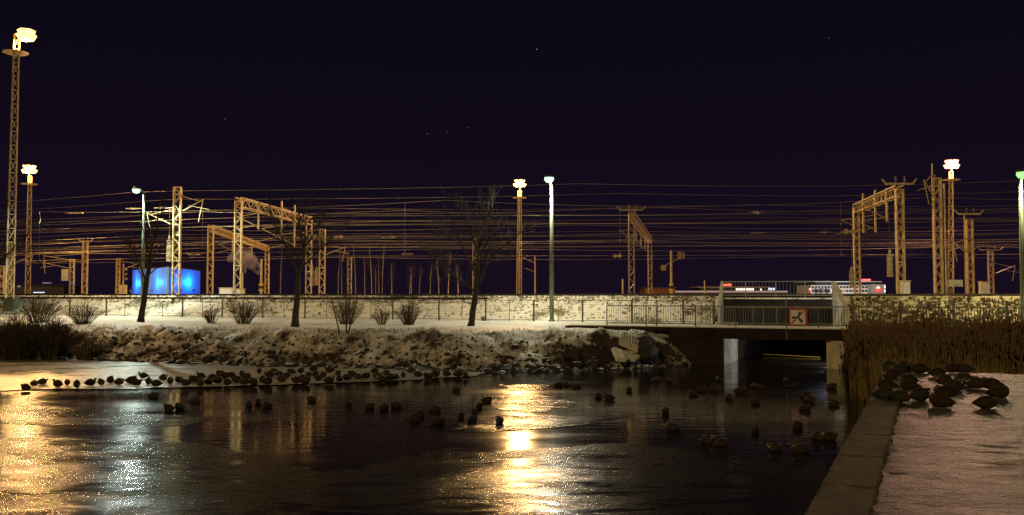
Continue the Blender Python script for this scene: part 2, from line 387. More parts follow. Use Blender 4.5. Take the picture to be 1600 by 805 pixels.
# dead grass tufts poking through the embankment snow
def tufts(name, n, ufn, vfn, zfn, hfn, m, label, blades=6, seed=1, lean=.5, wd=.012):
    rnd = random.Random(seed); mb = MB()
    for _ in range(n):
        u = ufn(rnd); v = vfn(rnd); z = zfn(u, v) - .02; h = hfn(rnd)
        p = W(u, v, z)
        for k in range(blades):
            a = rnd.random() * 6.283; l = rnd.random() * lean * h; hh = h * (.6 + .5 * rnd.random())
            b = p + Vector((rnd.uniform(-.08, .08), rnd.uniform(-.08, .08), 0))
            t = b + Vector((math.cos(a) * l, math.sin(a) * l, hh))
            w_ = wd; s_ = Vector((math.cos(a + 1.57), math.sin(a + 1.57), 0)) * w_
            mid = b.lerp(t, .6) - Vector((math.cos(a), math.sin(a), 0)) * l * .15
            mb.add([b - s_, b + s_, mid + s_ * .7, mid - s_ * .7, t], [(0, 1, 2, 3), (3, 2, 4)])
    return tag(mb.build(name, m), label, 'grass', kind='stuff')
tufts('dead_grass', 2600, lambda r: at_v(r.uniform(-20, 1110), 1.5), lambda r: r.uniform(.6, 3.3) if r.random() < .6 else r.uniform(2.6, 3.4), emb, lambda r: r.uniform(.05, .17), M['grass'],
      'sparse dead grass tufts poking through snow on the embankment', seed=2, wd=.02)
tufts('weeds', 1100, lambda r: at_v(r.uniform(1325, 1640), 1.5), lambda r: .45 + 2.7 * r.random() ** 2.0, emb, lambda r: r.uniform(.08, .28), M['grass'],
      'dark tangled weeds covering the embankment right of the bridge', seed=3, blades=7, wd=.025)
def bank_v(r): return r.uniform(.2, 3.8)
rnd = random.Random(11); mb = MB()
for _ in range(1500):
    u = rnd.uniform(-48, 1.5); v = interp(u, SHORE) + rnd.uniform(.1, 4.2); z = ground(u, v) - .02
    p = W(u, v, z)
    for k in range(5):
        a = rnd.random() * 6.283; h = rnd.uniform(.06, .2)
        s_ = Vector((math.cos(a + 1.57), math.sin(a + 1.57), 0)) * .014
        mb.add([p - s_, p + s_, p + Vector((math.cos(a) * h * .7, math.sin(a) * h * .7, h))], [(0, 1, 2)])
tag(mb.build('bank_grass', M['grass']), 'low dead grass on the snowy shore bank', 'grass', kind='stuff')

# ------------------------------------------------------------------ quay in the foreground
QZ = 1.9
e0 = PZ(1258, 805, QZ); e1 = PZ(1383, 580, QZ); ed = (e1 - e0).normalized(); en = Vector((ed.y, -ed.x, 0))
def Q(a, b, z=0): return e0 + ed * a + en * b + Vector((0, 0, z))
far_a = 15.0
qm = MB(); nu, nv = 90, 110
back_a = -12.0
mb = MB()
fr = PZ(1600, 586, QZ); 
for j in range(401):
    for i in range(61):
        a = back_a + (15.25 - back_a) * j / 400; b = .505 + 22 * (i / 60) ** 1.3 + (.05 * fbm(Vector((a * 3, 0, 8))) if i == 0 else 0)
        p = Q(a, b); z = .022 * fbm(Vector((p.x * 1.6, p.y * 2.4, 1))) + .014 * fbm(Vector((p.x * 5, p.y * 9, 1))) + .012
        mb.v.append((p.x, p.y, QZ + .0 + z))
for j in range(400):
    for i in range(60):
        k = j * 61 + i; mb.f.append((k, k + 1, k + 62, k + 61)); mb.m.append(0)
tag(mb.build('quay_snow', M['quay'], smooth=True), kind='structure')
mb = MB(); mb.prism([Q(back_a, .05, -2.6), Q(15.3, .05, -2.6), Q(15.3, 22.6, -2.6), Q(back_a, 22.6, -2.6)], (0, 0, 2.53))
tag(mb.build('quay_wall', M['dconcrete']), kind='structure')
stones = empty('quay_kerb', Q(0, .3), 0, 'row of rough concrete kerb stones along the quay edge', 'kerb')
q = Matrix(((ed.x, en.x, 0), (ed.y, en.y, 0), (0, 0, 1)))
a = back_a; i = 0
while a < 15.2:
    L_ = 1.65; mb = MB()
    n_ = 22; 
    bmk = bmesh.new(); bmesh.ops.create_cube(bmk, size=1)
    bmesh.ops.scale(bmk, vec=(L_ - .022, .50, .34), verts=bmk.verts)
    bmesh.ops.bevel(bmk, geom=bmk.edges[:], offset=.02, segments=2, affect='EDGES'); bmesh.ops.subdivide_edges(bmk, edges=[e_ for e_ in bmk.edges if e_.calc_length() > .2], cuts=18, use_grid_fill=True)
    for v_ in bmk.verts:
        q2 = v_.co * 7 + Vector((a * 3, 0, 0)); ed_ = abs(v_.co.y) > .2 or abs(v_.co.x) > L_ / 2 - .06
        v_.co += Vector((noise.noise(q2), noise.noise(q2 + Vector((9, 0, 0))), noise.noise(q2 + Vector((0, 9, 0))))) * (.016 if ed_ else .007)
    me = bpy.data.meshes.new('kerb_stone'); bmk.to_mesh(me); bmk.free(); me.materials.append(M['kerb'])
    o = bpy.data.objects.new('kerb_stone', me); col.objects.link(o); o.parent = stones
    c = Q(a + L_ / 2, .25, -.135 + random.uniform(-.006, .006)) - stones.location
    o.location = c; o.rotation_euler = (random.uniform(-.006, .006), 0, math.atan2(ed.y, ed.x) + random.uniform(-.003, .003))
    a += L_

# ------------------------------------------------------------------ bridges
QR = Matrix(((U.x, V.x, 0), (U.y, V.y, 0), (0, 0, 1)))
def ubox(mb, u0, u1, v0, v1, z0, z1, mi=0):
    return mb.box(W((u0 + u1) / 2, (v0 + v1) / 2, (z0 + z1) / 2), (u1 - u0, v1 - v0, z1 - z0), QR, mi)
fb = empty('footbridge', W(5.7, -3.2, 0), 0, 'low dark concrete footbridge over the narrow channel', 'bridge')
def under(root, mb, name, m, **k):
    o = mb.build(name, m, **k); o.parent = root; o.location = -root.location; return o
under(fb, ubox(MB(), -5.4, 9.6, -4.55, -2.1, 1.93, 2.02), 'deck_snow', M['path'])
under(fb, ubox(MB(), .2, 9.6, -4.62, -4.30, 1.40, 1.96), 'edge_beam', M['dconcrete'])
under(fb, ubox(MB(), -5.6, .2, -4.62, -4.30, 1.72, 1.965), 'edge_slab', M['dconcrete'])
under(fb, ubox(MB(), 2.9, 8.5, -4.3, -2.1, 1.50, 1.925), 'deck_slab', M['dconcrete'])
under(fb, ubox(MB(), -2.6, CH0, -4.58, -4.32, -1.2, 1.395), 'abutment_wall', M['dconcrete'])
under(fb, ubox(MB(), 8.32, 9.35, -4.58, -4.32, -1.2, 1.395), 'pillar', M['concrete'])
under(fb, ubox(MB(), 8.10, 8.30, -4.3, -2.1, -1.2, 1.495), 'side_wall', M['concrete'])
ch = empty('channel_walls', W(5.7, 5, 0), 0, 'concrete side walls lining the channel under the tracks', 'wall')
under(ch, ubox(MB(), CH0 - .35, CH0 + .02, -4.3, .2, -1.2, 1.48), 'side_wall', M['concrete'])  # pale piece kept to the lit strip of the wall
under(ch, ubox(MB(), CH0 - .35, CH0 + .01, .2, 30, -1.2, 1.48), 'side_wall', M['dconcrete'])  # same wall past the lit strip, its shade put into the darker concrete
under(ch, ubox(MB(), 8.22, 8.36, -1.5, -1.1, .95, 1.2), 'added_lamp', M['dark_steel'])  # added fixture, hidden behind the pillar, to brighten the opposite wall
light(ch, W(8.12, -1.3, 1.05), 420, (.72, .78, 1), .1)  # added light for the bright strip on the channel wall
under(ch, ubox(MB(), 8.36, 8.75, -2.0, 30, -1.2, 1.9), 'side_wall', M['concrete'])
rb = empty('rail_bridge', W(5, 4, 0), 0, 'railway bridge with dark girder and pale slanted wing walls', 'bridge')
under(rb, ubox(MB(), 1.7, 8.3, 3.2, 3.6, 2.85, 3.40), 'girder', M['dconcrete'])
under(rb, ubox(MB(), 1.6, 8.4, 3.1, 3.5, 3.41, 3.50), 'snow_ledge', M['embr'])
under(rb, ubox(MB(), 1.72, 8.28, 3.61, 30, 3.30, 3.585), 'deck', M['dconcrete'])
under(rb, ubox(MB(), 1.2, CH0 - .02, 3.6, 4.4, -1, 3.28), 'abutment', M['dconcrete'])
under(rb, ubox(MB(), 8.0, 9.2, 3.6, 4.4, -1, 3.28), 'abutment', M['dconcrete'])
under(rb, ubox(MB(), CH0, 8.0, 9.6, 10.0, .9, 3.28), 'cross_beam', M['dconcrete'])
def wing(a, b, za, zb, th):
    a2 = W(*a); b2 = W(*b); d = (b2 - a2).normalized(); n_ = Vector((-d.y, d.x, 0)) * th
    return MB().prism([a2 + Vector((0, 0, -.5)), b2 + Vector((0, 0, -.5)), b2 + Vector((0, 0, zb)), a2 + Vector((0, 0, za))], n_)
under(rb, wing((1.62, 3.3), (2.0, -.2), 4.50, 2.9, .15), 'wing_wall', M['concrete'])
under(rb, wing((8.25, 3.3), (9.05, -.35), 4.42, 2.95, -.28), 'wing_wall', M['concrete'])

def railing(name, u0, u1, v, z0, z1, posts, m, label, dens=.13, rootkw=None, extra=.0, bar=.018, rails=True):
    root = empty(name, W(u0, v, z0), 0, label, 'railing')
    for u in posts:
        under(root, MB().bar(W(u, v, z0 - extra), W(u, v, z1), .055, .055), 'post', m)
    under(root, MB().bar(W(u0, v, z1), W(u1, v, z1), .06, .045), 'top_rail', m)
    under(root, MB().bar(W(u0, v, z0 + .14), W(u1, v, z0 + .14), .04, .04), 'bottom_rail', m)
    ps = sorted(posts)
    for a, b in zip(ps, ps[1:]):
        mb = MB(); n_ = max(2, int(round((b - a) / dens)))
        for i in range(1, n_): mb.bar(W(a + (b - a) * i / n_, v, z0 + .14), W(a + (b - a) * i / n_, v, z1), bar, bar)
        under(root, mb, 'bars', m)
    return root
pp = [at_v(x, -4.5) for x in (948, 1009, 1025, 1086, 1149, 1228, 1278, 1341, 1405, 1470, 1536, 1600)]
railing('bridge_railing', pp[0], pp[-1], -4.5, 2.0, 3.08, pp, M['dark_steel'], 'dark barred railing along the near side of the footbridge')
pp = [at_v(x, -2.15) for x in (1127, 1176, 1192, 1213, 1252, 1300)]
railing('bridge_railing', pp[0], pp[-1], -2.15, 2.0, 3.0, pp, M['green_pole'], 'barred railing along the far side of the footbridge')
pp = [at_v(x, 3.3) for x in (1128, 1165, 1212, 1258, 1302)]
railing('track_railing', pp[0], pp[-1], 3.3, 3.5, 4.46, pp, M['green_pole'], 'thin barred railing above the girder of the railway bridge', dens=.2, bar=.012)
# thin tall post on the footbridge
tag(MB().tube([W(at_v(1228, -4.62), -4.66, 1.4), W(at_v(1228, -4.62), -4.66, 3.5)], .03).build('pole', M['green_pole']), 'thin upright pole fixed to the footbridge left of the sign', 'pole')

# prohibition sign: red frame, white field, black anchor-like shape, red diagonal
sg = W(at_v(1246, -4.6), -4.66, 2.55)
sign = empty('prohibition_sign', sg, math.atan2(U.y, U.x), 'square red and white prohibition sign hanging on the footbridge railing', 'sign')
S = .44
MB().box((0, 0, 0), (2 * S, .03, 2 * S)).build('border', M['red'], sign)
MB().box((0, -.020, 0), (2 * S * .80, .012, 2 * S * .80)).build('field', M['signwhite'], sign)
d_ = S * .80 - .03
MB().box((0, -.029, 0), (2 * d_ * 1.36, .004, .085), Matrix.Rotation(-R(45), 3, 'Y')).build('diagonal', M['red'], sign)
sh = MB()
def blob(pts, rs):
    for (x, z), r in zip(pts, rs):
        n_ = 14; sh.add([(x + r * math.cos(6.283 * i / n_), -.0325 - .0001 * len(sh.f), z + r * math.sin(6.283 * i / n_)) for i in range(n_)], [tuple(range(n_))])
def stroke(a, b, ra, rb_, n_=14):
    pts = [(a[0] + (b[0] - a[0]) * i / n_, a[1] + (b[1] - a[1]) * i / n_) for i in range(n_ + 1)]
    blob(pts, [ra + (rb_ - ra) * i / n_ for i in range(n_ + 1)])
stroke((.02, .0), (-.20, -.02), .035, .055); stroke((-.20, -.02), (-.235, -.02), .055, .07)
stroke((.0, .0), (.08, .13), .05, .055); stroke((.08, .13), (.085, .22), .055, .07)
stroke((.02, .0), (.17, -.2), .04, .085)
sh.build('symbol', M['black'], sign)
for s_ in (-1, 1): MB().bar((s_ * .3, .03, S - .02), (s_ * .3, .12, S + .04), .03, .03).build('bracket', M['dark_steel'], sign)

# floating boom in the channel
tag(MB().tube([W(4.0, 4.0, .10), W(5.6, 3.6, .08), W(7.3, 3.2, .05)], .022).build('floating_pole', M['yellow']), 'thin yellow pole floating across the channel under the bridge', 'pole')

# concrete slabs tumbled on the shore
def slab(c, size, rot, label, grooves=False, m='slab'):
    bmk = bmesh.new(); bmesh.ops.create_cube(bmk, size=1); bmesh.ops.scale(bmk, vec=size, verts=bmk.verts)
    bmesh.ops.bevel(bmk, geom=bmk.edges[:], offset=.02, segments=2, affect='EDGES')
    me = bpy.data.meshes.new('concrete_slab'); bmk.to_mesh(me); bmk.free(); me.materials.append(M[m])
    o = bpy.data.objects.new('concrete_slab', me); col.objects.link(o); o.location = c; o.rotation_euler = rot
    tag(o, label, 'slab')
    if grooves:
        mb = MB()
        for i in range(7): mb.box((-size[0] / 2 + size[0] * (i + 1) / 8, 0, size[2] / 2 + .004), (.03, size[1] * .96, .012))
        mb.build('grooves', M['dconcrete'], o)
def slab_px(poly, d, label, m='slab', grooves=0):
    pts = [P(*q_) for q_ in poly]; c = sum(pts, Vector()) / len(pts)
    o = tag(MB().prism([p - c for p in pts], d).build('concrete_slab', M[m], loc=c), label, 'slab')
    md = o.modifiers.new('bevel', 'BEVEL'); md.width = .02; md.segments = 2
    if grooves:
        mb = MB(); a, b, c2_, d2 = [p - c for p in pts]; nrm = (b - a).cross(d2 - a).normalized()
        if nrm.z < 0: nrm = -nrm
        for i in range(grooves):
            f = (i + .8) / (grooves + .6); p0 = a.lerp(b, f) + nrm * .006; p1 = d2.lerp(c2_, min(1, f + .12)) + nrm * .006
            mb.bar(p0.lerp(p1, .03), p0.lerp(p1, .97), .035, .012)
        mb.build('groove', M['dconcrete'], o)
slab_px([(972.5, 517.5, 45.4), (1002, 530, 45.1), (997.5, 541, 44.5), (967.5, 527.5, 44.8)], (-.03, .12, -.36), 'pale concrete block with diagonal grooves lying tilted on the shore', 'slab', 6)
slab_px([(958.5, 541.5, 44.3), (971.5, 546, 44.2), (981, 562, 43.3), (966.5, 560.5, 43.4)], (-.13, .08, -.14), 'narrow pale concrete slab leaning below the grooved block')
slab_px([(973, 547, 44.5), (987, 548, 44.5), (1000.5, 555.5, 44.1), (989, 562.5, 43.6), (980.5, 558, 43.8)], (.02, .1, -.14), 'flat pale concrete slab beside the narrow leaning one')
def big_rock(px, py, Y, sc3, rz, label, cat='rock'):
    o = bpy.data.objects.new('rock', rock_mesh(int(px))); col.objects.link(o); o.location = P(px, py, Y); o.scale = sc3; o.rotation_euler = (.2, .35, rz); tag(o, label, cat)
# ------------------------------------------------------------------ rocks along the shore
def rock_mesh(seed):
    bmk = bmesh.new(); bmesh.ops.create_icosphere(bmk, subdivisions=3, radius=1)
    rr = random.Random(seed)
    planes = [(Vector((rr.uniform(-1, 1), rr.uniform(-1, 1), rr.uniform(-1, 1))).normalized(), rr.uniform(.55, .85)) for _ in range(12)]
    for v in bmk.verts:
        for n_, d in planes:
            k = v.co.dot(n_)
            if k > d: v.co -= n_ * (k - d)
        v.co *= 1 + .07 * noise.noise(v.co * 2.5 + Vector((seed, 0, 0)))
        v.co.z *= .72; v.co.x *= 1.15
    me = bpy.data.meshes.new('rock'); bmk.to_mesh(me); bmk.free(); me.materials.append(M['rock']); return me
rocks = [rock_mesh(i) for i in range(7)]
big_rock(1009, 534, 45.2, (.45, .4, .45), .4, 'dark snow-capped rock against the abutment, above the biggest one')
big_rock(1013, 550, 44.7, (.85, .6, .75), .9, 'biggest dark rock, below the grooved concrete block')
big_rock(892, 556, 43.5, (.42, .35, .5), .2, 'pointed boulder on the snowy shore left of the slabs')
rnd = random.Random(21)
for i in range(290):
    u = rnd.uniform(-43, 1.2) if i > 70 else rnd.uniform(-14, 1.2)
    s0 = rnd.random() ** 1.6 * 1.25
    if rnd.random() < .07: s0 += 1.2
    v = interp(u, SHORE) + s0 - .25
    z = max(ground(u, v), -.12)
    r = rnd.uniform(.13, .34) * (1.15 if s0 < .8 else .7)
    o = bpy.data.objects.new('rock', rnd.choice(rocks)); col.objects.link(o)
    o.location = W(u, v, z + r * .22); o.scale = (r * rnd.uniform(.8, 1.3), r * rnd.uniform(.8, 1.2), r * rnd.uniform(.7, 1.1))
    o.rotation_euler = (rnd.uniform(-.5, .5), rnd.uniform(-.5, .5), rnd.random() * 6.28)
    tag(o, 'snow-dusted rock in the riprap along the far waterline', 'rock', 'rocks along the shore')
rs = MB()
for i in range(1500):
    u = rnd.uniform(-45, 1.6); s0 = rnd.random() ** 1.2 * 2.6; v = interp(u, SHORE) + s0 - .35; z = max(ground(u, v), -.06); r = rnd.uniform(.05, .14)
    c = W(u, v, z); e = [Vector((rnd.uniform(-1, 1), rnd.uniform(-1, 1), rnd.uniform(-.7, .9))).normalized() * r * rnd.uniform(.7, 1.2) for _ in range(1)]
    vs = [c + Vector(k) * r * rnd.uniform(.7, 1.3) for k in ((1, 0, 0), (0, 1, 0), (-1, 0, 0), (0, -1, 0), (0, 0, .8), (0, 0, -1))]
    rs.add(vs, [(0, 1, 4), (1, 2, 4), (2, 3, 4), (3, 0, 4), (1, 0, 5), (2, 1, 5), (3, 2, 5), (0, 3, 5)])
tag(rs.build('small_stones', M['rock']), 'small stones and rubble between the shore rocks', 'stones', kind='stuff')

# ------------------------------------------------------------------ fence along the embankment
def fence(px_list, thick0, label):
    us = [at_v(x, 0) for x in px_list]
    root = empty('wire_fence', W(us[0], 0, 2.05), 0, label, 'fence')
    for i, u in enumerate(us):
        tk = (i % 2 == thick0); wd = .10 if tk else .035
        under(root, MB().bar(W(u, 0, 1.95), W(u, 0, 3.36 if tk else 3.34), wd, wd), 'post', M['dark_steel'])
    under(root, MB().bar(W(us[0], 0, 3.33), W(us[-1], 0, 3.33), .022, .022), 'top_rail', M['dark_steel'])
    under(root, MB().bar(W(us[0], 0, 2.12), W(us[-1], 0, 2.12), .03, .03), 'bottom_rail', M['dark_steel'])
    mb = MB()
    for k in range(9): mb.bar(W(us[0], 0, 2.24 + k * .12), W(us[-1], 0, 2.24 + k * .12), .007, .007)
    under(root, mb, 'wire_mesh', M['green_pole'])
base = [-6, 24, 53, 83, 110, 138, 167, 196, 226, 255, 286, 317, 348, 380, 411, 444, 477, 511, 545, 580, 614, 650, 686, 722, 759, 796, 834, 872, 910, 948, 987, 1027, 1067, 1096, 1115]
fence(base, 0, 'dark wire mesh fence along the foot of the embankment, left of the bridge')
fence([1332, 1365, 1406, 1447, 1489, 1530, 1572, 1615], 0, 'dark wire fence behind the reeds, right of the bridge')

# ------------------------------------------------------------------ lamps
def street_lamp(px, py, v, power, color, label, side=-1, gc=(.75, 1.5, 1.15)):
    u = at_v(px + (10 if side < 0 and abs(px - 213) < 2 else (4 if side < 0 else 0)), v); b = W(u, v, 2.0)
    top = P(px, py, b.y)
    root = empty('street_lamp', b, 0, label, 'street lamp', 'street lamps along the path')
    h = top.z - b.z
    MB().tube([(0, 0, -.1), (0, 0, h * .5), (0, 0, h - .35)], [.14, .115, .08], 12).build('pole', M['green_pole'], root, smooth=True)
    MB().lathe([(.19, 0), (.19, .12), (.15, .16)], (0, 0, 0), 12).build('base_collar', M['dark_steel'], root)
    dx = top.x - b.x
    MB().tube([(0, 0, h - .38), (0, 0, h - .2), (dx * .4, 0, h - .02), (dx, 0, h + .05)], .045, 8).build('arm', M['green_pole'], root, smooth=True)
    hd = MB(); hd.lathe([(.05, .22), (.18, .19), (.28, .10), (.30, .03)][::-1], (dx, 0, h), 12); hd.build('lamp_head', M['dark_steel'], root, smooth=True)
    MB().lathe([(.10, -.30), (.22, -.24), (.29, -.10), (.28, .02)], (dx, 0, h), 14).build('lamp_glass', lamp_mat('lamp_glass', gc, 1), root, smooth=True)
    light(root, (b.x + dx, b.y, b.z + h - .3), power, color, .22, 177)
    return root
street_lamp(213, 296, -.8, 8500, (.80, 1, .86), 'street lamp with cold white light on the left, behind the bare tree')
street_lamp(858, 278, -.8, 8000, (1, .96, .72), 'street lamp with white-green light standing near the middle of the fence')
street_lamp(1598, 270, -1.2, 5200, (1, .86, .45), 'green glowing street lamp at the right edge of the picture', side=1, gc=(.35, 1.6, .35))

def tower(px, pyt, Y, w0, lamp_px, lamp_py, power, color, label, nl=6, plat=True, base_px=None, rad=.7, gc=(4.5, 2.3, .48)):
    bpx = base_px or px
    b = P(bpx, 460, Y); b.z = 3.4; t = P(px, pyt, Y)
    root = empty('floodlight_mast', b, 0, label, 'light mast', 'floodlight masts of the rail yard')
    top = t - b; H = top.z
    mb = MB(); n_ = int(H / (w0 * 1.7)); cs = []
    for k in range(3):
        an = 2 * math.pi * k / 3 + .5
        cs.append((math.cos(an), math.sin(an)))
    def pt(k, f): c = cs[k]; r_ = w0 * (1 - .35 * f) * .6; return Vector((top.x * f + c[0] * r_, top.y * f + c[1] * r_, H * f))
    for k in range(3):
        under_ = MB().bar(pt(k, 0), pt(k, 1), .09, .09); under_.build('leg', M['steel'], root)
    for i in range(n_):
        f0, f1 = i / n_, (i + 1) / n_
        for k in range(3):
            k2 = (k + 1) % 3
            mb.bar(pt(k, f0), pt(k2, f1) if i % 2 else pt(k2, f1), .05, .05); mb.bar(pt(k, f1), pt(k2, f1), .045, .045)
    mb.build('lattice', M['steel'], root)
    if plat:
        pf = MB(); zc = H - 2.2 if nl else H
        pf.lathe([(w0 * 1.5, 0), (w0 * 1.5, .08)], (top.x * .93, top.y * .93, H * .93), 14)
        pf.build('platform', M['steel'], root)
    lp = P(lamp_px, lamp_py, Y) - b
    MB().bar((top.x, top.y, H), (lp.x, lp.y, lp.z), .12, .12).build('head_frame', M['dark_steel'], root)
    gm = lamp_mat('floodlight_glass', gc, 1); hs = .34 if Y < 100 else .62; nl = 12
    for k in range(nl):
        an = 2 * math.pi * k / nl + .3; c = lp + Vector((math.cos(an) * hs * (1.35 - .35 * (k % 2)), math.sin(an) * hs, ((k % 2) - .5) * 1.05 * hs))
        q_ = Euler((R(35), 0, an - math.pi / 2 + math.pi)).to_matrix()
        MB().box(c, (.5, .16, .44), Euler((R(-30), 0, an - math.pi / 2)).to_matrix()).build('floodlight', M['dark_steel'], root)
        MB().box(c + Vector((math.cos(an) * .10, math.sin(an) * .10, -.06)), (.54, .12, .48), Euler((R(-30), 0, an - math.pi / 2)).to_matrix()).build('lamp_glass', gm, root)
    light(root, b + lp + Vector((0, 0, -.2)), power, color, rad)
    return root
tower(25, 55, 70, .62, 41, 54, 40000, (1, .54, .18), 'tallest floodlight mast at the upper left, its orange lamp beside the top', nl=6, base_px=13, rad=.4)
tower(46, 275, 135, .8, 46, 264, 200000, (1, .54, .18), 'floodlight mast with bright orange light at the left edge above the yard', base_px=42)
tower(812, 298, 150, .8, 812, 286, 190000, (1, .54, .18), 'floodlight mast with bright orange light left of the middle street lamp', base_px=811)
tower(1487, 268, 125, .8, 1487, 256, 110000, (1, .50, .33), 'floodlight mast with pinkish orange light on the right of the yard', base_px=1487, gc=(3.5, .95, .62))

# ------------------------------------------------------------------ lattice posts, portals and catenary hardware
def lattice_part(parent, base, H, w, name='post', m=None, top_cap=True, rz=0):
    "a lattice column: lacing mesh with two channel legs as children; local to parent at base"
    m = m or M['steel']; q_ = Matrix.Rotation(rz, 3, 'Z')
    lac = MB(); n_ = max(4, int(H / (w * 1.05)))
    for y_ in (-w * .22, w * .22):
        for i in range(n_):
            a = -1 if i % 2 else 1
            lac.bar(q_ @ Vector((a * w * .42, y_, H * i / n_)), q_ @ Vector((-a * w * .42, y_, H * (i + 1) / n_)), .055, .035)
    for f in (.0, .33, .66, 1.0): 
        lac.box(q_ @ Vector((0, 0, max(.05, H * f - .05))), (w * 1.0, w * .54, .08), q_)
    o = lac.build(name, m, parent); o.location = base
    for s_ in (-1, 1):
        lg = MB(); lg.box(q_ @ Vector((s_ * w * .46, 0, H / 2)), (.045, w * .5, H), q_)
        lg.box(q_ @ Vector((s_ * w * .43, -w * .25, H / 2)), (.085, .03, H), q_); lg.box(q_ @ Vector((s_ * w * .43, w * .25, H / 2)), (.085, .03, H), q_)
        lg.build('leg', m, o)
    return o
def insul(mb, a, b, n=5, r=.09, mi=0):
    a = Vector(a); b = Vector(b)
    for i in range(n):
        c = a.lerp(b, (i + .5) / n); d = (b - a).normalized() * (b - a).length / n * .3
        mb.tube([c - d, c + d], [r, r * .55], 8, mi)
def cantilever(parent, base, z, dirx, L=2.6, m=None):
    "bracket arm with strut, diagonal and insulators, pointing along dirx (+1/-1) in x"
    m = m or M['steel']; b = Vector(base)
    arm = MB(); tip = b + Vector((dirx * L, 0, z + .9)); 
    arm.bar(b + Vector((dirx * .5, 0, z)), tip, .07, .07)
    arm.bar(b + Vector((dirx * .5, 0, z + 1.15)), b + Vector((dirx * L * .85, 0, z + .78)), .05, .05)
    arm.bar(b + Vector((dirx * L * .45, 0, z + .42)), b + Vector((dirx * (L + .5), 0, z + .1)), .045, .045)
    arm.bar(tip, b + Vector((dirx * (L - .35), 0, z - .9)), .05, .05)
    o = arm.build('bracket_arm', m, parent)
    ins = MB(); insul(ins, b + Vector((dirx * .12, 0, z - .05)), b + Vector((dirx * .55, 0, z + .02))); ins.build('insulator', M['insul'], o); ins = MB(); insul(ins, b + Vector((dirx * .12, 0, z + 1.2)), b + Vector((dirx * .55, 0, z + 1.14)))
    ins.build('insulator', M['insul'], o)
def t_top(parent, loc, w, up=.5, m=None):
    m = m or M['steel']; l = Vector(loc)
    mb = MB(); mb.bar(l + Vector((-w / 2, 0, 0)), l + Vector((w / 2, 0, 0)), .14, .14)
    mb.bar(l + Vector((-w / 2, 0, 0)), l + Vector((-w / 2 - .3, 0, .35)), .09, .09); mb.bar(l + Vector((w / 2, 0, 0)), l + Vector((w / 2 + .3, 0, .35)), .09, .09)
    o = mb.build('crossarm', m, parent)
    ins = MB(); insul(ins, l + Vector((-.25, 0, .08)), l + Vector((-.25, 0, .08 + up)), 4); ins.build('insulator', M['insul'], o); ins = MB(); insul(ins, l + Vector((w * .2, 0, .08)), l + Vector((w * .2, 0, .08 + up)), 4)
    ins.build('insulator', M['insul'], o)
def pin(px, Y): b = P(px, 460, Y); b.z = 3.5; return b
def mast(px, pyt, Y, w, label, parts=(), m=None):
    b = pin(px, Y); H = P(px, pyt, Y).z - 3.5
    root = empty('lattice_mast', b, 0, label, 'catenary mast', 'lattice masts of the railway')
    lattice_part(root, (0, 0, 0), H, w, m=m)
    for p in parts:
        if p[0] == 'arm': cantilever(root, (0, -.1, 0), H * p[1], p[2], p[3] if len(p) > 3 else 2.6, m)
        if p[0] == 't': t_top(root, (0, 0, H * p[1]), p[2], m=m)
        if p[0] == 'pole': MB().bar((p[1], 0, H * p[2]), (p[1], 0, H * p[3]), .09, .09).build('side_pole', m or M['steel'], root)
        if p[0] == 'box': MB().box((p[1], -.4, p[2]), (p[3], .3, p[4])).build('equipment_box', M['cab'], root)
        if p[0] == 'stub':
            mb = MB(); mb.bar((-p[2], 0, H * p[1]), (p[2], 0, H * p[1]), .12, .12); mb.build('crossbar', m or M['steel'], root)
    return root
def truss(parent, a, b, w, h, m):
    "horizontal lattice beam from a to b"
    a = Vector(a); b = Vector(b); d = (b - a); L_ = d.length; d.normalize(); s_ = Vector((-d.y, d.x, 0)) * w / 2; up = Vector((0, 0, h))
    mb = MB()
    for k in (-1, 1):
        for z_ in (Vector((0, 0, 0)), up): mb.bar(a + s_ * k + z_, b + s_ * k + z_, .09, .09)
    n_ = max(4, int(L_ / (h * 1.1)))
    for i in range(n_):
        p0 = a.lerp(b, i / n_); p1 = a.lerp(b, (i + 1) / n_)
        for k in (-1, 1):
            mb.bar(p0 + s_ * k + (up if i % 2 else Vector()), p1 + s_ * k + (Vector() if i % 2 else up), .05, .05)
        for z_ in (Vector(), up): mb.bar(p0 + s_ * (1 if i % 2 else -1) + z_, p1 + s_ * (-1 if i % 2 else 1) + z_, .045, .045)
    return mb.build('beam', m, parent)
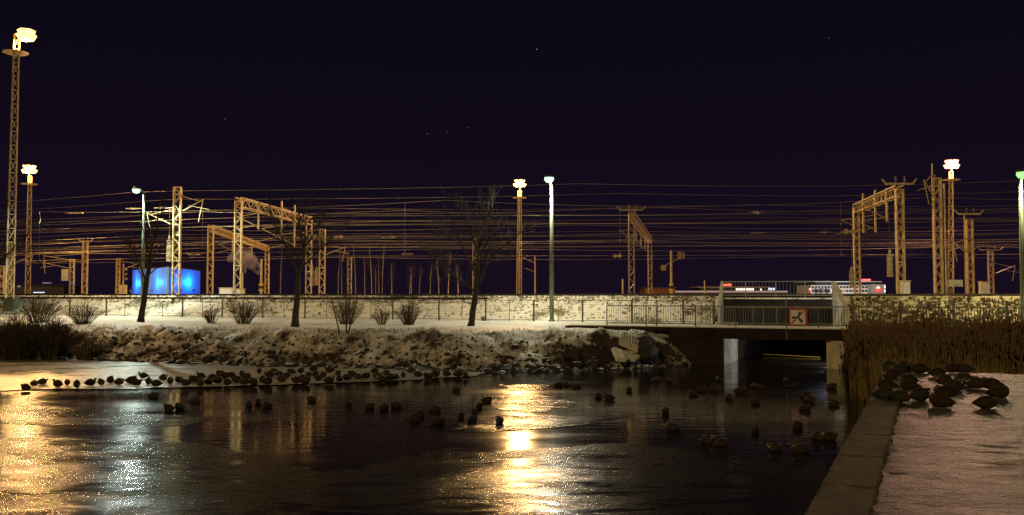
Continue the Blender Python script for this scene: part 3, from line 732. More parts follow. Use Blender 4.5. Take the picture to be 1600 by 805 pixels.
def portal(pa, ya, Ya, pb, yb, Yb, w, label, droppers=(), m=None, bh=.75, tt=None, haunch=True):
    m = m or M['steel']; a = pin(pa, Ya); b = pin(pb, Yb); Ha = P(pa, ya, Ya).z - 3.5; Hb = P(pb, yb, Yb).z - 3.5
    root = empty('catenary_portal', a, 0, label, 'catenary portal', 'catenary portals over the tracks')
    lattice_part(root, (0, 0, 0), Ha - .25, w, m=m); lattice_part(root, b - a, Hb - .25, w, m=m)
    bo = truss(root, (0, 0, Ha - bh), (b - a) + Vector((0, 0, Hb - bh)), w * .9, bh, m)
    for f, up_, dn in droppers:
        c = (b - a) * f + Vector((0, 0, Ha + (Hb - Ha) * f))
        MB().bar(c + Vector((-.3, -.3, up_)), c + Vector((-.3, -.3, -dn)), .13, .13).build('hanger_post', m, root)
        mb = MB(); e = c + Vector((-.3, -.3, -dn + .2)); mb.bar(e, e + Vector((-1.9, 0, .9)), .06, .06); mb.bar(e + Vector((0, 0, 1.2)), e + Vector((-1.9, 0, .9)), .05, .05); mb.bar(e + Vector((-.4, 0, .1)), e + Vector((-2.3, 0, -.3)), .04, .04)
        o = mb.build('bracket_arm', m, root)
        ins = MB(); insul(ins, e + Vector((-.1, 0, .05)), e + Vector((-.5, 0, .25)), 4); ins.build('insulator', M['insul'], o)
    if tt: t_top(root, (0, 0, Ha + .12), tt, m=m)
    return root
portal(371, 309, 74, 482, 340, 91, .62, 'tall golden catenary portal left of the middle, nearest on the left side', ((.62, .9, 2.8), (.82, .9, 3.2), (.3, 0, 2.2)))
r_ = portal(328, 352, 104, 417, 385, 150, .70, 'lower golden catenary portal behind the tall left one', ((.35, .3, 2.4), (.7, .3, 2.4)), bh=.7)
portal(987, 330, 90, 1016, 372, 127, .60, 'brown catenary portal seen nearly end on right of the middle', ((.3, .1, 2.2), (.55, .1, 2.2), (.8, .1, 2.2)), m=M['steel_far'], tt=2.3)
portal(1408, 290, 64, 1340, 320, 81, .58, 'orange catenary portal with T crossarm on the right, above the hotel', ((.45, .4, 3.0), (.75, .6, 2.8), (.2, .1, 2.4)), tt=1.9)
mast(275, 292, 72, .62, 'tallest golden lattice mast standing left of the blue building corner', (('arm', .78, 1, 2.1), ('arm', .66, -1, 2.4), ('stub', .56, .35), ('stub', .93, .4)))
mast(503, 358, 108, .74, 'golden lattice mast right of the tree in front of the portal', (('arm', .85, -1, 2.6), ('arm', .62, 1, 2.8), ('stub', .42, .45)))
mast(132, 377, 130, .80, 'lattice mast on the left with two short insulators on top', (('t', 1.0, 1.6), ('arm', .62, -1, 6.0)))
mast(112, 405, 140, .70, 'short lattice mast carrying a box left of the two-insulator mast', (('box', -.9, 3.2, 1.0, 1.8), ('arm', .75, -1, 4.5)))
mast(184, 404, 120, .50, 'small lattice mast with signal left of the blue building', (('arm', .7, 1, 3.0), ('box', .9, .8, .9, 1.3)))
mast(2, 415, 90, .60, 'lattice mast at the very left edge of the yard', (('arm', .9, -1, 1.5),))
mast(15, 378, 95, .36, 'thin lattice mast near the left edge', (('stub', .95, .3), ('arm', .6, 1, 2.4)), m=M['steel_far'])
mast(742, 372, 100, .55, 'lattice mast partly hidden behind the bare middle tree', (('stub', .98, .3),))
mast(546, 402, 130, .6, 'dim lattice mast among the far birches', (), m=M['steel_far'])
mast(1467, 278, 66, .62, 'tall brown lattice mast left of the pink floodlight mast', (('arm', .88, -1, 1.0), ('pole', .55, 0, .95), ('box', 1.0, 1.0, 1.0, .5), ('stub', .93, .45), ('pole', -.32, .9, 1.12)))
mast(1517, 343, 82, .60, 'reddish lattice mast with T crossarm on the far right', (('t', 1.07, 2.0), ('arm', .58, -1, 1.6), ('pole', -.45, 0, 1.05), ('stub', .62, .5)))
mast(1549, 392, 105, .62, 'small dim lattice mast right of the reddish one', (('t', 1.02, 2.4), ('arm', .5, 1, 2.8)), m=M['steel_far'])

def weights(px, y0, y1, Y, label, striped=False, n=9):
    t = P(px, y0, Y); b = P(px, y1, Y); h = t.z - b.z
    root = empty('counterweight', b, 0, label, 'counterweight', 'hanging counterweights of the overhead line')
    mb = MB(); k = h / n
    for i in range(n): mb.lathe([(.20, k * i + .01), (.215, k * i + .03), (.215, k * (i + 1) - .02), (.20, k * (i + 1) - .005)], (0, 0, 0), 12, mi=(1 if striped and i % 3 == 1 else 0))
    mb.build('weight_stack', [M['weight'], M['insul']], root)
    MB().tube([(0, 0, 0), (0, 0, h + 2.4)], .02, 5).build('rod', M['dark_steel'], root)
    MB().lathe([(.05, h), (.12, h + .1), (.05, h + .35)], (0, 0, 0), 8).build('hanger', M['steel'], root)
weights(1391, 397, 433, 64, 'pale stack of weights hanging left of the T-topped portal post')
weights(1331, 423, 449, 80, 'banded stack of weights hanging left of the far portal post on the right', True)
weights(487, 417, 447, 92, 'pale stack of weights hanging beside the far post of the golden portal')
weights(494.5, 422, 446, 104, 'shorter stack of weights hanging left of the golden mast by the tree')
weights(264, 375, 409, 73, 'narrow stack of weights hanging left of the tallest golden mast', True)

def pulley(px, py, Y, label):
    c = P(px, py, Y); root = empty('tension_pulley', c, 0, label, 'pulley', 'tension pulleys on the overhead wires')
    mb = MB(); n_ = 14
    for dx in (0, .62):
        mb.add([(dx + .24 * math.cos(6.283 * i / n_), -.05, .24 * math.sin(6.283 * i / n_)) for i in range(n_)] + [(dx + .24 * math.cos(6.283 * i / n_), .05, .24 * math.sin(6.283 * i / n_)) for i in range(n_)],
               [tuple(range(n_)), tuple(range(n_, 2 * n_))[::-1]] + [(i, (i + 1) % n_, n_ + (i + 1) % n_, n_ + i) for i in range(n_)])
    mb.build('wheel', M['weight'], root); MB().bar((-.4, 0, 0), (1.0, 0, 0), .06, .05).build('yoke', M['steel'], root)
pulley(492, 370, 92, 'pale pulley left of the golden mast by the tree'); pulley(524, 370, 104, 'pale pulley right of the golden mast by the tree')
pulley(1322, 362, 81, 'pulley left of the far portal post on the right')
pulley(961, 400, 120, 'small pulley on a wire left of the end-on portal')

# slim poles
def slim(px, pyt, Y, label, r=.09, bands=False, arm=None):
    b = pin(px, Y); H = P(px, pyt, Y).z - 3.5
    root = empty('slim_pole', b, 0, label, 'pole')
    MB().tube([(0, 0, 0), (0, 0, H)], [r, r * .8], 8).build('shaft', M['steel'], root)
    if bands:
        for z_, m_ in ((.5, 'yellow'), (.8, 'black'), (1.1, 'yellow')): MB().lathe([(r * 1.6, z_), (r * 1.6, z_ + .28)], (0, 0, 0), 10).build('band', M[m_], root)
    if arm: 
        mb = MB(); mb.bar((0, 0, H * .82), (-1.6, 0, H * .95), .06, .06); mb.bar((0, 0, H * .6), (-1.4, 0, H * .7), .05, .05); mb.build('arm', M['steel'], root)
        ins = MB(); insul(ins, (-1.2, 0, H * .94), (-2.0, 0, H * .96), 4, .11); ins.build('insulator', M['insul'], root)
    return root
slim(836, 400, 120, 'slim pole with small arms right of the middle floodlight mast', .10, arm=True)
p1 = slim(1049, 392, 95, 'slim pole with transformer and yellow band right of the end-on portal', .14, True)
MB().box((.9, 0, 4.3), (.35, .3, .8)).build('transformer', M['insul'], p1); MB().box((1.3, 0, 4.3), (.2, .3, .7)).build('transformer', M['insul'], p1)
MB().box((-.8, 0, 3.0), (.5, .3, .6)).build('junction_box', M['insul'], p1); MB().bar((-1.2, 0, 3.0), (1.5, 0, 4.3), .05, .05).build('crossbar', M['steel'], p1)
slim(973, 436, 90, 'short leaning stake left of the end-on portal', .1); slim(1101, 438, 90, 'short thin stake left of the railway bridge', .07)
slim(408, 405, 95, 'slim golden pole with yellow bands left of the middle tree', .15, True)
sgp = slim(379, 418, 90, 'slim railway signal pole right of the tall golden post', .07)
MB().box((.12, -.05, 2.75), (.42, .25, .75)).build('signal_head', M['black'], sgp)
MB().lathe([(.09, 0), (.09, .05)], (.12, -.2, 2.9), 10).build('red_lens', mat('red_signal_glass', (.3, .01, .01), .3, emit=(1, .05, .02), estr=.35), sgp)
sg2 = slim(192, 412, 118, 'brown signal pole with round plates left of the blue building', .12)
for z_ in (2.1, 2.7, 3.3): MB().lathe([(.3, z_), (.3, z_ + .3)], (.25, -.1, 0), 10).build('signal_head', M['insul'], sg2)
def cabinet(px, Y, w_, h_, label):
    b = pin(px, Y); o = empty('equipment_cabinet', b, 0, label, 'cabinet')
    MB().box((0, 0, h_ / 2), (w_, .6, h_)).build('body', M['cab'], o); MB().box((0, 0, h_ + .04), (w_ + .1, .7, .08)).build('lid', M['steel'], o)
    MB().box((0, -.305, h_ / 2), (w_ * .85, .02, h_ * .8)).build('door', M['white'], o)
cabinet(354, 84, 1.2, .75, 'pale cabinet left of the foot of the tall golden post'); cabinet(374, 84.6, .9, .65, 'small pale cabinet behind the foot of the tall golden post')
cabinet(1538, 95, .9, 1.5, 'narrow upright cabinet at the foot of the reddish mast')
cb_ = empty('equipment_cabinet', W(at_v(19, 1.1), 1.1, 2.2), math.atan2(U.y, U.x), 'dark green cabinet behind the fence at the left edge', 'cabinet')
MB().box((0, 0, .6), (1.2, .6, 1.2)).build('body', M['green_pole'], cb_); MB().box((0, 0, 1.24), (1.3, .7, .07)).build('lid', M['dark_steel'], cb_)
cabinet(1414, 63, .5, 1.1, 'small cabinet fixed at the foot of the T-topped post')

# ------------------------------------------------------------------ overhead wires
def yoff(x):
    "shape of the line of the tracks: receding to the left, nearly square on in the middle"
    return interp(x, [(-120, 36), (-60, 14), (-45, 8.3), (-30, 3.0), (-18, .8), (-8, 0), (10, -.5), (30, -1.6), (70, -6), (120, -12)])
SP = 44.0
def wire(Y0, z, label, r=.014, sag=.35, phase=0, droppers=None, zc=None, name='overhead_wire'):
    k = Y0 / 75.0
    pts = []
    x = -130.0
    while x <= 110:
        f = ((x + phase) % SP) / SP; s_ = 4 * f * (1 - f) * sag
        pts.append(Vector((x * k * .9, Y0 + yoff(x) * k, z - s_))); x += 4
    o = tag(MB().tube(pts, r * .82 * (.75 + .25 * k), 5).build(name, M['wire'], smooth=True), label, 'wire', 'overhead wires of the railway')
    if droppers:
        for i in range(0, len(pts), droppers):
            MB().tube([pts[i], Vector((pts[i].x, pts[i].y, zc))], r * .6, 4).build('dropper', M['wire'], o)
    return o
rnd = random.Random(4)
tracks = [64, 70, 77, 85, 94, 105, 118, 135]
names = ['nearest', 'second nearest', 'third nearest', 'fourth nearest', 'fifth nearest', 'sixth nearest', 'seventh nearest', 'farthest']
for i, (Y0, nm) in enumerate(zip(tracks, names)):
    zc = 3.6 + 6.0 + rnd.uniform(-.5, .4) * (Y0 / 75); zm = zc + rnd.uniform(1.0, 1.8)
    wire(Y0, zc, 'contact wire of the %s track across the yard' % nm, .013, .05, rnd.uniform(0, 40))
    wire(Y0, zm, 'messenger wire above the %s track' % nm, .015, .5, rnd.uniform(0, 40), droppers=5, zc=zc)
for i, (Y0, z, nm) in enumerate(((64, 11.6, 'highest and nearest feeder wire'), (68.5, 11.4, 'feeder wire just under the highest one'), (74, 11.0, 'feeder wire strung over the tall golden mast'), (85, 10.7, 'feeder wire behind the tall golden portal'), (92, 9.2, 'low feeder wire behind the golden portal'), (100, 12.2, 'feeder wire over the lower portal'), (118, 12.0, 'feeder wire over the yard middle'), (135, 11.5, 'feeder wire before the far track'), (70, 8.1, 'return wire hung below the nearest tracks'), (83, 7.2, 'return wire at half height of the golden portal'), (110, 9.7, 'return wire in the rear yard'))):
    wire(Y0, z, nm, .013, .3, rnd.uniform(0, 40))
# insulator strings on the wires
def wire_insul(px, py, Y, label):
    c = P(px, py, Y); root = empty('wire_insulator', c, 0, label, 'insulator', 'insulators on the overhead wires')
    mb = MB(); insul(mb, (-.55, 0, 0), (.1, 0, 0), 5, .10); mb.build('discs', M['insul'], root)
    MB().bar((.1, 0, 0), (.6, 0, .02), .09, .05).build('clamp', M['wire'], root); MB().bar((-.9, 0, 0), (-.55, 0, 0), .05, .05).build('clamp', M['wire'], root)
for px, py, Y, l in ((118, 333, 75, 'insulator on a wire right of the left floodlight mast'), (214, 326, 72, 'insulator on the wire beside the left street lamp pole'), (258, 325, 72, 'insulator on the wire just left of the tallest golden mast'), (609, 371, 95, 'insulator on a wire left of the bare middle tree'), (638, 397, 120, 'low insulator on a wire left of the bare middle tree'), (1186, 332, 85, 'upper insulator on the wires above the railway bridge'), (1186, 364, 100, 'lower insulator on the wires above the railway bridge'), (1290, 363, 95, 'insulator left of the orange portal'), (388, 387, 100, 'insulator on a wire right of the tall golden post'), (305, 398, 110, 'insulator on a wire above the blue building')):
    wire_insul(px, py, Y, l)

# ------------------------------------------------------------------ trees, bushes
def limb_pts(pts, Y, yj): return [P(x, y, Y + d) for (x, y), d in zip(pts, yj)]
def grow(mb, p, d, L, r, depth, rnd, up=.15, split=3):
    "random recursive twigs"
    n_ = 4; pts = [p]; q_ = p.copy(); dd = d.normalized()
    for i in range(n_):
        dd = (dd + Vector((rnd.uniform(-.25, .25), rnd.uniform(-.25, .25), rnd.uniform(-.12, .22) + up * .3))).normalized()
        q_ = q_ + dd * L / n_; pts.append(q_.copy())
    mb.tube(pts, [r * (1 - .16 * i) for i in range(n_ + 1)], 4 if depth > 0 else 3, cap=False)
    if depth > 0:
        for k in range(split):
            i = rnd.randint(1, n_); s_ = Vector((rnd.uniform(-1, 1), rnd.uniform(-1, 1), rnd.uniform(-.2, .9))).normalized()
            grow(mb, pts[i], (dd + s_ * .85).normalized(), L * rnd.uniform(.5, .75), r * .5, depth - 1, rnd, up, split)
def tree(px, Y, trunk, limbs, r0, label, seed, twigs=3, group='bare trees on the bank'):
    b = P(px, trunk[0][1], Y)
    root = empty('bare_tree', b, 0, label, 'tree', group)
    rnd = random.Random(seed); inv = -b
    tp = [P(x, y, Y) for x, y in trunk]; n_ = len(tp)
    tp2 = [tp[0] + Vector((0, 0, -.15))] + tp[1:]
    # smooth the trunk with mid points
    mp_ = []
    for i in range(n_ - 1):
        for k in range(3):
            f = k / 3; mp_.append(tp2[i].lerp(tp2[i + 1], f) + Vector((rnd.uniform(-.02, .02), rnd.uniform(-.02, .02), 0)))
    mp_.append(tp2[-1]); nn = len(mp_)
    rad = [r0 * ((1.25 if i == 0 else 1.0) - .45 * i / (nn - 1)) for i in range(nn)]
    t = MB().tube([p - b for p in mp_], rad, 10).build('trunk', M['bark'], root, smooth=True)
    cr = MB()
    for pts, r in limbs:
        yy = 0; q = []; sgn = rnd.choice((-1, 1)) * rnd.uniform(.15, .5)
        for i, (x, y) in enumerate(pts): q.append(P(x, y, Y + sgn * i) - b)
        dens = []
        for i in range(len(q) - 1):
            for k in range(3): dens.append(q[i].lerp(q[i + 1], k / 3) + Vector((rnd.uniform(-.04, .04), rnd.uniform(-.04, .04), rnd.uniform(-.03, .03))))
        dens.append(q[-1]); n3 = len(dens)
        cr.tube(dens, [max(.012, r * (1 - .8 * i / (n3 - 1))) for i in range(n3)], 6, cap=False)
        for i in range(2, n3):
            for _ in range(3):
                if rnd.random() < .9:
                    d = (dens[i] - dens[i - 1]).normalized(); s_ = Vector((rnd.uniform(-1, 1), rnd.uniform(-1, 1), rnd.uniform(-.2, .8))).normalized()
                    grow(cr, dens[i], d + s_ * .9, rnd.uniform(.6, 1.3), max(.009, r * .22), 2, rnd, .1, twigs)
    cr.build('crown', M['twig'], root)
    return root
def T(o, s_, l): return [(o[0] + x / s_, o[1] + y / s_) for x, y in l]
o_, s_ = (640, 280), 3.355
tree(738, 51.5, T(o_, s_, [(320, 765), (332, 690), (346, 590), (354, 500), (360, 400)]),
     [(T(o_, s_, l), r) for l, r in (([(342, 590), (300, 555), (210, 490), (150, 425), (110, 385)], .075), ([(350, 520), (330, 460), (270, 330), (190, 290), (120, 265)], .075), ([(360, 400), (345, 350), (320, 280), (290, 190), (260, 160)], .08),
      ([(262, 325), (240, 240), (190, 180)], .045), ([(360, 400), (370, 350), (390, 250), (430, 150), (435, 85)], .085), ([(365, 560), (380, 500), (400, 420), (440, 400), (560, 295), (600, 280)], .07), ([(400, 450), (440, 430), (540, 410)], .04), ([(365, 410), (420, 300), (460, 250)], .06), ([(360, 350), (350, 250), (370, 160)], .045))],
     .20, 'bare tree with wide spreading limbs just left of the middle', 5)
o_, s_ = (400, 300), 3.657
tree(462, 52, T(o_, s_, [(222, 755), (232, 650), (240, 560), (245, 480)]),
     [(T(o_, s_, l), r) for l, r in (([(240, 490), (205, 380), (150, 270), (100, 190), (75, 100)], .085), ([(245, 480), (270, 380), (272, 310), (250, 200), (245, 100)], .095), ([(272, 330), (285, 200), (295, 60)], .055), ([(272, 320), (320, 260), (370, 160), (400, 130)], .06),
      ([(255, 430), (320, 380), (370, 320), (430, 260), (470, 240)], .06), ([(255, 400), (210, 320), (160, 280), (120, 270)], .05), ([(215, 410), (140, 330), (60, 350)], .04), ([(250, 440), (300, 330), (400, 300), (450, 310)], .035))],
     .21, 'bare tree in front of the golden portal', 6)
o_, s_ = (150, 280), 3.5
tree(220, 55, T(o_, s_, [(245, 768), (258, 690), (276, 570), (290, 490), (300, 400)]),
     [(T(o_, s_, l), r) for l, r in (([(275, 560), (230, 440), (200, 390), (170, 340)], .06), ([(300, 400), (320, 320), (335, 240), (345, 150)], .07), ([(285, 510), (330, 400), (380, 350), (420, 330)], .05), ([(298, 420), (270, 330), (250, 250)], .05), ([(285, 520), (350, 480), (470, 455)], .045), ([(305, 380), (300, 300), (275, 220)], .05), ([(280, 540), (281, 430), (280, 360)], .035), ([(270, 600), (235, 500), (180, 380)], .03))],
     .19, 'leaning bare tree in front of the blue building', 8)
tree(-28, 52, [(-28, 515), (-26, 470), (-22, 430)],
     [([(-22, 430), (0, 408), (22, 386), (48, 362)], .07), ([(-24, 440), (8, 402), (30, 400)], .05), ([(-20, 440), (5, 385), (8, 330)], .06), ([(-22, 430), (-6, 380), (30, 345)], .04)], .2, 'bare tree at the left edge reaching its branches inward', 9)

def bush(px, py, Y, wpx, hpx, label, n=90, seed=0, name='bush', cat='bush', group='leafless bushes on the bank', r=.010, m='bush', zbase=None):
    b = P(px, py, Y); 
    u, v = UV(b)
    if zbase is None: b.z = ground(u, v) if not (v > -4.2) else 2.03
    else: b.z = zbase
    rnd = random.Random(seed + int(px)); mb = MB(); hw = wpx * Y / F / 2; h = hpx * Y / F
    for i in range(int(n * .62)):
        a = rnd.random() * 6.283; k = rnd.random() ** .6
        p0 = Vector((math.cos(a) * hw * .28 * k, math.sin(a) * hw * .28 * k, -.05))
        tip = Vector((math.cos(a) * hw * k, math.sin(a) * hw * k * .8, h * (1 - .45 * k * k) * rnd.uniform(.75, 1.08)))
        mid = p0.lerp(tip, .5) + Vector((rnd.uniform(-.06, .06), rnd.uniform(-.06, .06), h * .06))
        mb.tube([p0, mid, tip], [r * 1.3, r, r * .5], 3, cap=False)
        for j in range(5):
            f = rnd.uniform(.3, .95); q = (p0.lerp(mid, f * 2) if f < .5 else mid.lerp(tip, f * 2 - 1))
            d = Vector((rnd.uniform(-1, 1), rnd.uniform(-1, 1), rnd.uniform(.1, 1))).normalized() * h * rnd.uniform(.1, .25)
            mb.tube([q, q + d], [r * .7, r * .35], 3, cap=False)
    return tag(mb.build(name, M[m], loc=b), label, cat, group)
bush(130, 495, 58, 66, 34, 'wide leafless bush in front of the fence at the left', 200)
bush(331, 499, 57, 34, 26, 'small round bush just left of the broader fence bush', 90)
bush(380, 502, 56, 62, 40, 'broad leafless bush left of the golden portal tree', 170)
bush(541, 504, 54.5, 60, 44, 'tall bush behind the three-stemmed sapling', 150)
bush(597, 506, 54, 36, 28, 'small sparse bush between two larger ones', 70)
bush(639, 507, 53.5, 50, 38, 'dense fan-shaped bush left of the middle tree', 140)
bush(140, 552, 50.2, 78, 50, 'low thorny bush on the bank slope at the left', 170)
bush(28, 552, 51, 110, 84, 'huge dark bush mass filling the left edge of the bank', 900, r=.014)
bush(82, 548, 51, 90, 72, 'dark bush right of the huge one at the left edge', 600, r=.014)
bush(-30, 556, 51, 100, 90, 'dark bush cut by the left edge of the picture', 600, r=.014)
bush(60, 500, 60, 80, 42, 'bushy thicket in front of the fence at the far left', 220)
bush(1112, 502, 55, 24, 34, 'dark weedy bush beside the left wing wall', 90, zbase=2.1)
bush(755, 500, 57, 14, 8, 'tiny tuft at the fence foot right of the middle tree', 40)
# sapling with three stems on the bank
sb = P(540, 541, 47.6); sb.z = ground(*UV(sb)) - .05
sap = empty('sapling', sb, 0, 'thin leafless sapling with three stems on the bank', 'sapling')
for l in ([(530, 545), (528, 510), (521, 480), (514, 450), (511, 425)], [(541, 545), (541, 490), (541, 440), (542, 398)], [(543, 540), (550, 500), (557, 470), (560, 452)]):
    q = [P(x, y, 47.6) - sb for x, y in l]; q[0].z = 0
    MB().tube(q, [.045 - .009 * i for i in range(len(q))], 5).build('stem', M['bark'], sap)
mb = MB(); rnd = random.Random(3)
for i in range(26):
    p = P(541 + rnd.uniform(-16, 12), rnd.uniform(420, 500), 47.6) - sb; mb.tube([p, p + Vector((rnd.uniform(-.4, .4), rnd.uniform(-.4, .4), rnd.uniform(.2, .6)))], [.008, .004], 3, cap=False)
mb.build('twigs', M['twig'], sap)

# far birches behind the yard
rnd = random.Random(14)
for i, px in enumerate([438, 528, 534, 545, 556, 570, 581, 587, 592, 597, 612, 643, 655, 672, 686, 700, 640, 716]):
    Y = rnd.uniform(150, 190); b = pin(px, Y); H = rnd.uniform(4.5, 7.5) * (1.25 if px < 600 else .9)
    root = empty('birch_tree', b, 0, 'slender pale birch trunk in the dim wood behind the tracks', 'tree', 'birches in the dim wood behind the tracks')
    lean = rnd.uniform(-.6, .6)
    MB().tube([(0, 0, -.1), (lean * .3, 0, H * .5), (lean, 0, H)], [.085, .06, .02], 6).build('trunk', M['birch'], root)
    mb = MB()
    for k in range(26):
        f = rnd.uniform(.3, 1); p = Vector((lean * f * f, 0, H * f)); grow(mb, p, Vector((rnd.uniform(-1, 1), rnd.uniform(-1, 1), .7)), rnd.uniform(.7, 1.6), .018, 1, rnd, .3, 2)
    mb.build('crown', M['twig'], root)

# ------------------------------------------------------------------ reeds
rnd = random.Random(31)
def reeds(n, name, label, pos, hfn, heads=.5, seed=0):
    mb = MB()
    for _ in range(n):
        p, zb = pos(); h = hfn()
        if p is None: continue
        h *= .94 + .30 * noise.noise(Vector((p.x * .45, p.y * .45, 4))) + .12 * noise.noise(Vector((p.x * 1.7, p.y * 1.7, 9)))
        a = rnd.random() * 6.283; l = rnd.uniform(.02, .14) * h; r = rnd.uniform(.004, .008)
        t = p + Vector((math.cos(a) * l, math.sin(a) * l, h)); mid = p.lerp(t, .5) - Vector((math.cos(a), math.sin(a), 0)) * l * .2
        mb.tube([p, mid, t], [r, r * .8, r * .5], 3, cap=False)
        if rnd.random() < heads:
            c = t; hh = rnd.uniform(.14, .28); d = Vector((math.cos(a), math.sin(a), 0)) * .06
            mb.tube([c - Vector((0, 0, .03)), c + Vector((0, 0, hh * .4)) + d * .4, c + Vector((0, 0, hh)) + d], [.008, .034, .004], 4, mi=1, cap=False)
        for k in range(2):
            f = rnd.uniform(.3, .85); q = p.lerp(t, f); b_ = rnd.random() * 6.283; e = q + Vector((math.cos(b_) * .22, math.sin(b_) * .22, rnd.uniform(.1, .35)))
            s2 = Vector((-math.sin(b_), math.cos(b_), 0)) * .008
            mb.add([q - s2, q + s2, e], [(0, 1, 2)])
    return tag(mb.build(name, [M['reed'], M['reed_head']]), label, 'reeds', kind='stuff')
def rpos():
    Y = rnd.uniform(29, 42.5); px = 1322 + rnd.random() ** 1.05 * 330 + rnd.uniform(0, 8) + max(0, (35 - Y)) * 6
    a = (px - 800) / F; p = Vector((a * Y, Y, -.05)); u, v = UV(p)
    if v > -4.9: return None, 0
    return p, 0
reeds(22000, 'reed_bed', 'dense bed of tall dry brown reeds right of the channel', rpos, lambda: rnd.uniform(1.7, 2.35), .6)
def rpos2():
    u = rnd.uniform(9.3, 24); v = rnd.uniform(-7, -4.7); return W(u, v, .4), 0
reeds(650, 'tall_reeds', 'looser taller reeds rising in front of the right railing', rpos2, lambda: rnd.uniform(1.6, 2.65) * (1 if rnd.random() < .4 else .85), .9)

# ------------------------------------------------------------------ far buildings
# blue-lit hall
M['blue_wall'] = mat('blue_cladding', (.05, .17, .82), .6, var=.1, scale=.5)
c0 = P(264, 418, 150); c1 = P(207, 422.5, 176); c2 = P(313, 424, 160)
zb = 3.5
hall = empty('blue_lit_hall', (c0.x, c0.y, zb), 0, 'low box-shaped hall flooded with bright blue light', 'building')
o0 = Vector((c0.x, c0.y, 0)); l0 = Vector((c1.x, c1.y, 0)); r0_ = Vector((c2.x, c2.y, 0)); bk = l0 + r0_ - o0; H = c0.z - zb
def hall_part(mb, name, m): o = mb.build(name, m, hall); o.location = -hall.location; return o
up = Vector((0, 0, 1))
dl = (l0 - o0); dr = (r0_ - o0)
nl_ = Vector((-dl.y, dl.x, 0)).normalized(); nr_ = Vector((dr.y, -dr.x, 0)).normalized()
if nl_.y > 0: nl_ = -nl_
if nr_.y > 0: nr_ = -nr_
hall_part(MB().prism([o0 + up * zb, l0 + up * zb, l0 + up * c1.z, o0 + up * c0.z], -nl_ * .3), 'wall', M['blue_wall'])
hall_part(MB().prism([o0 + up * zb, r0_ + up * zb, r0_ + up * c2.z, o0 + up * c0.z], -nr_ * .3), 'wall', M['blue_wall'])
hall_part(MB().prism([o0 + up * (H + zb + .02), r0_ + up * (c2.z + .02), bk + up * (c2.z + .02), l0 + up * (c1.z + .02)], (0, 0, .15)), 'roof', M['dark_steel'])
for f, d, n_, pw in ((.28, dl, nl_, 260), (.86, dl, nl_, 300), (.2, dr, nr_, 60), (.62, dr, nr_, 300)):
    p = o0 + d * f + n_ * 1.0
    fx = MB(); fx.box(p + up * (zb + .9), (.4, .4, .3)); fx.bar(p + up * zb, p + up * (zb + .8), .1, .1); hall_part(fx, 'uplight', M['dark_steel'])
    light(hall, p + up * (zb + 2.3), pw * 3.2, (.03, .42, 1), .25)
M['glow_w'] = mat('lit_window', (.6, .6, .55), .4, emit=(.95, .95, .82), estr=1.3); M['glow_b'] = mat('bluish_lit_window', (.5, .55, .7), .4, emit=(.65, .8, 1), estr=1.1)
M['glow_r'] = mat('red_neon', (.6, .05, .03), .4, emit=(1, .04, .02), estr=1.6); M['glow_strip'] = mat('dim_strip_light', (.4, .36, .4), .5, emit=(.55, .42, .52), estr=.32)
M['grey_wall'] = mat('grey_facade', (.45, .42, .42), .7, var=.15, scale=.3); M['dark_wall'] = mat('dark_facade', (.05, .045, .05), .7, var=.3, scale=.3)
M['glass_dark'] = mat('dark_window', (.015, .015, .02), .15, 0, .6, var=.3)
def px_box(root, x0, x1, y0, y1, Y, dep, name, m, off=0):
    a = P(x0, y1, Y - off); b = P(x1, y0, Y - off)
    return under(root, MB().box(((a.x + b.x) / 2, Y - off + dep / 2, (a.z + b.z) / 2), (abs(b.x - a.x), dep, abs(b.z - a.z))), name, m)
st = empty('station_building', P(1150, 460, 250), 0, 'long low station building with lit windows and red roof sign', 'building')
px_box(st, 1095, 1200, 449.4, 459, 250, 10, 'wall', M['dark_wall']); px_box(st, 1090, 1204, 448.2, 449.2, 249.5, 12, 'roof', M['grey_wall'])
px_box(st, 1040, 1231, 454.6, 457.0, 244, 1, 'platform_light_strip', M['glow_strip']); px_box(st, 1040, 1231, 457.1, 459.4, 244, 2, 'platform', M['dark_wall'])
for i in range(7): px_box(st, 1150 + i * 4.1, 1153.2 + i * 4.1, 450.4, 453.9, 249.8, .1, 'window', M['glow_w'])
px_box(st, 1188, 1190, 451, 454, 249.8, .1, 'window', M['glow_w'])
for x in (1200.5, 1204, 1208): px_box(st, x, x + 2.6, 449.9, 453.6, 247.5, .1, 'window', M['glow_b'])
sm_ = px_box(st, 1126, 1143.5, 442.2, 448.0, 249.4, .3, 'sign_board', mat('sign_backing', (.15, .01, .01), .6, var=.2, emit=(1, .02, .01), estr=.25))
def text(body, px, py, Y, size, m, parent, name='lettering'):
    cu = bpy.data.curves.new(name, 'FONT'); cu.body = body; cu.size = size; cu.align_x = 'CENTER'; cu.align_y = 'CENTER'; cu.extrude = .03; cu.materials.append(m)
    t_ = bpy.data.objects.new(name, cu); col.objects.link(t_); bpy.context.view_layer.update()
    me = bpy.data.meshes.new_from_object(t_.evaluated_get(bpy.context.evaluated_depsgraph_get())); bpy.data.objects.remove(t_); o = bpy.data.objects.new(name, me)
    col.objects.link(o); o.parent = parent; o.location = P(px, py, Y) - parent.location; o.rotation_euler = (R(90), 0, 0); return o
text('Scandic', 1134.7, 445.0, 249.2, 1.02, mat('neon_letters', (.8, .2, .15), .4, emit=(1, .22, .12), estr=2.6), st)
hb = empty('hotel_building', P(1320, 460, 280), 0, 'pale grey office block with red emblem and rooftop sign at far right', 'building')
px_box(hb, 1267, 1361.8, 445.5, 459, 280, 14, 'wall', M['white']); px_box(hb, 1362, 1383.5, 444.2, 459, 277, 17, 'end_wall', M['grey_wall'])
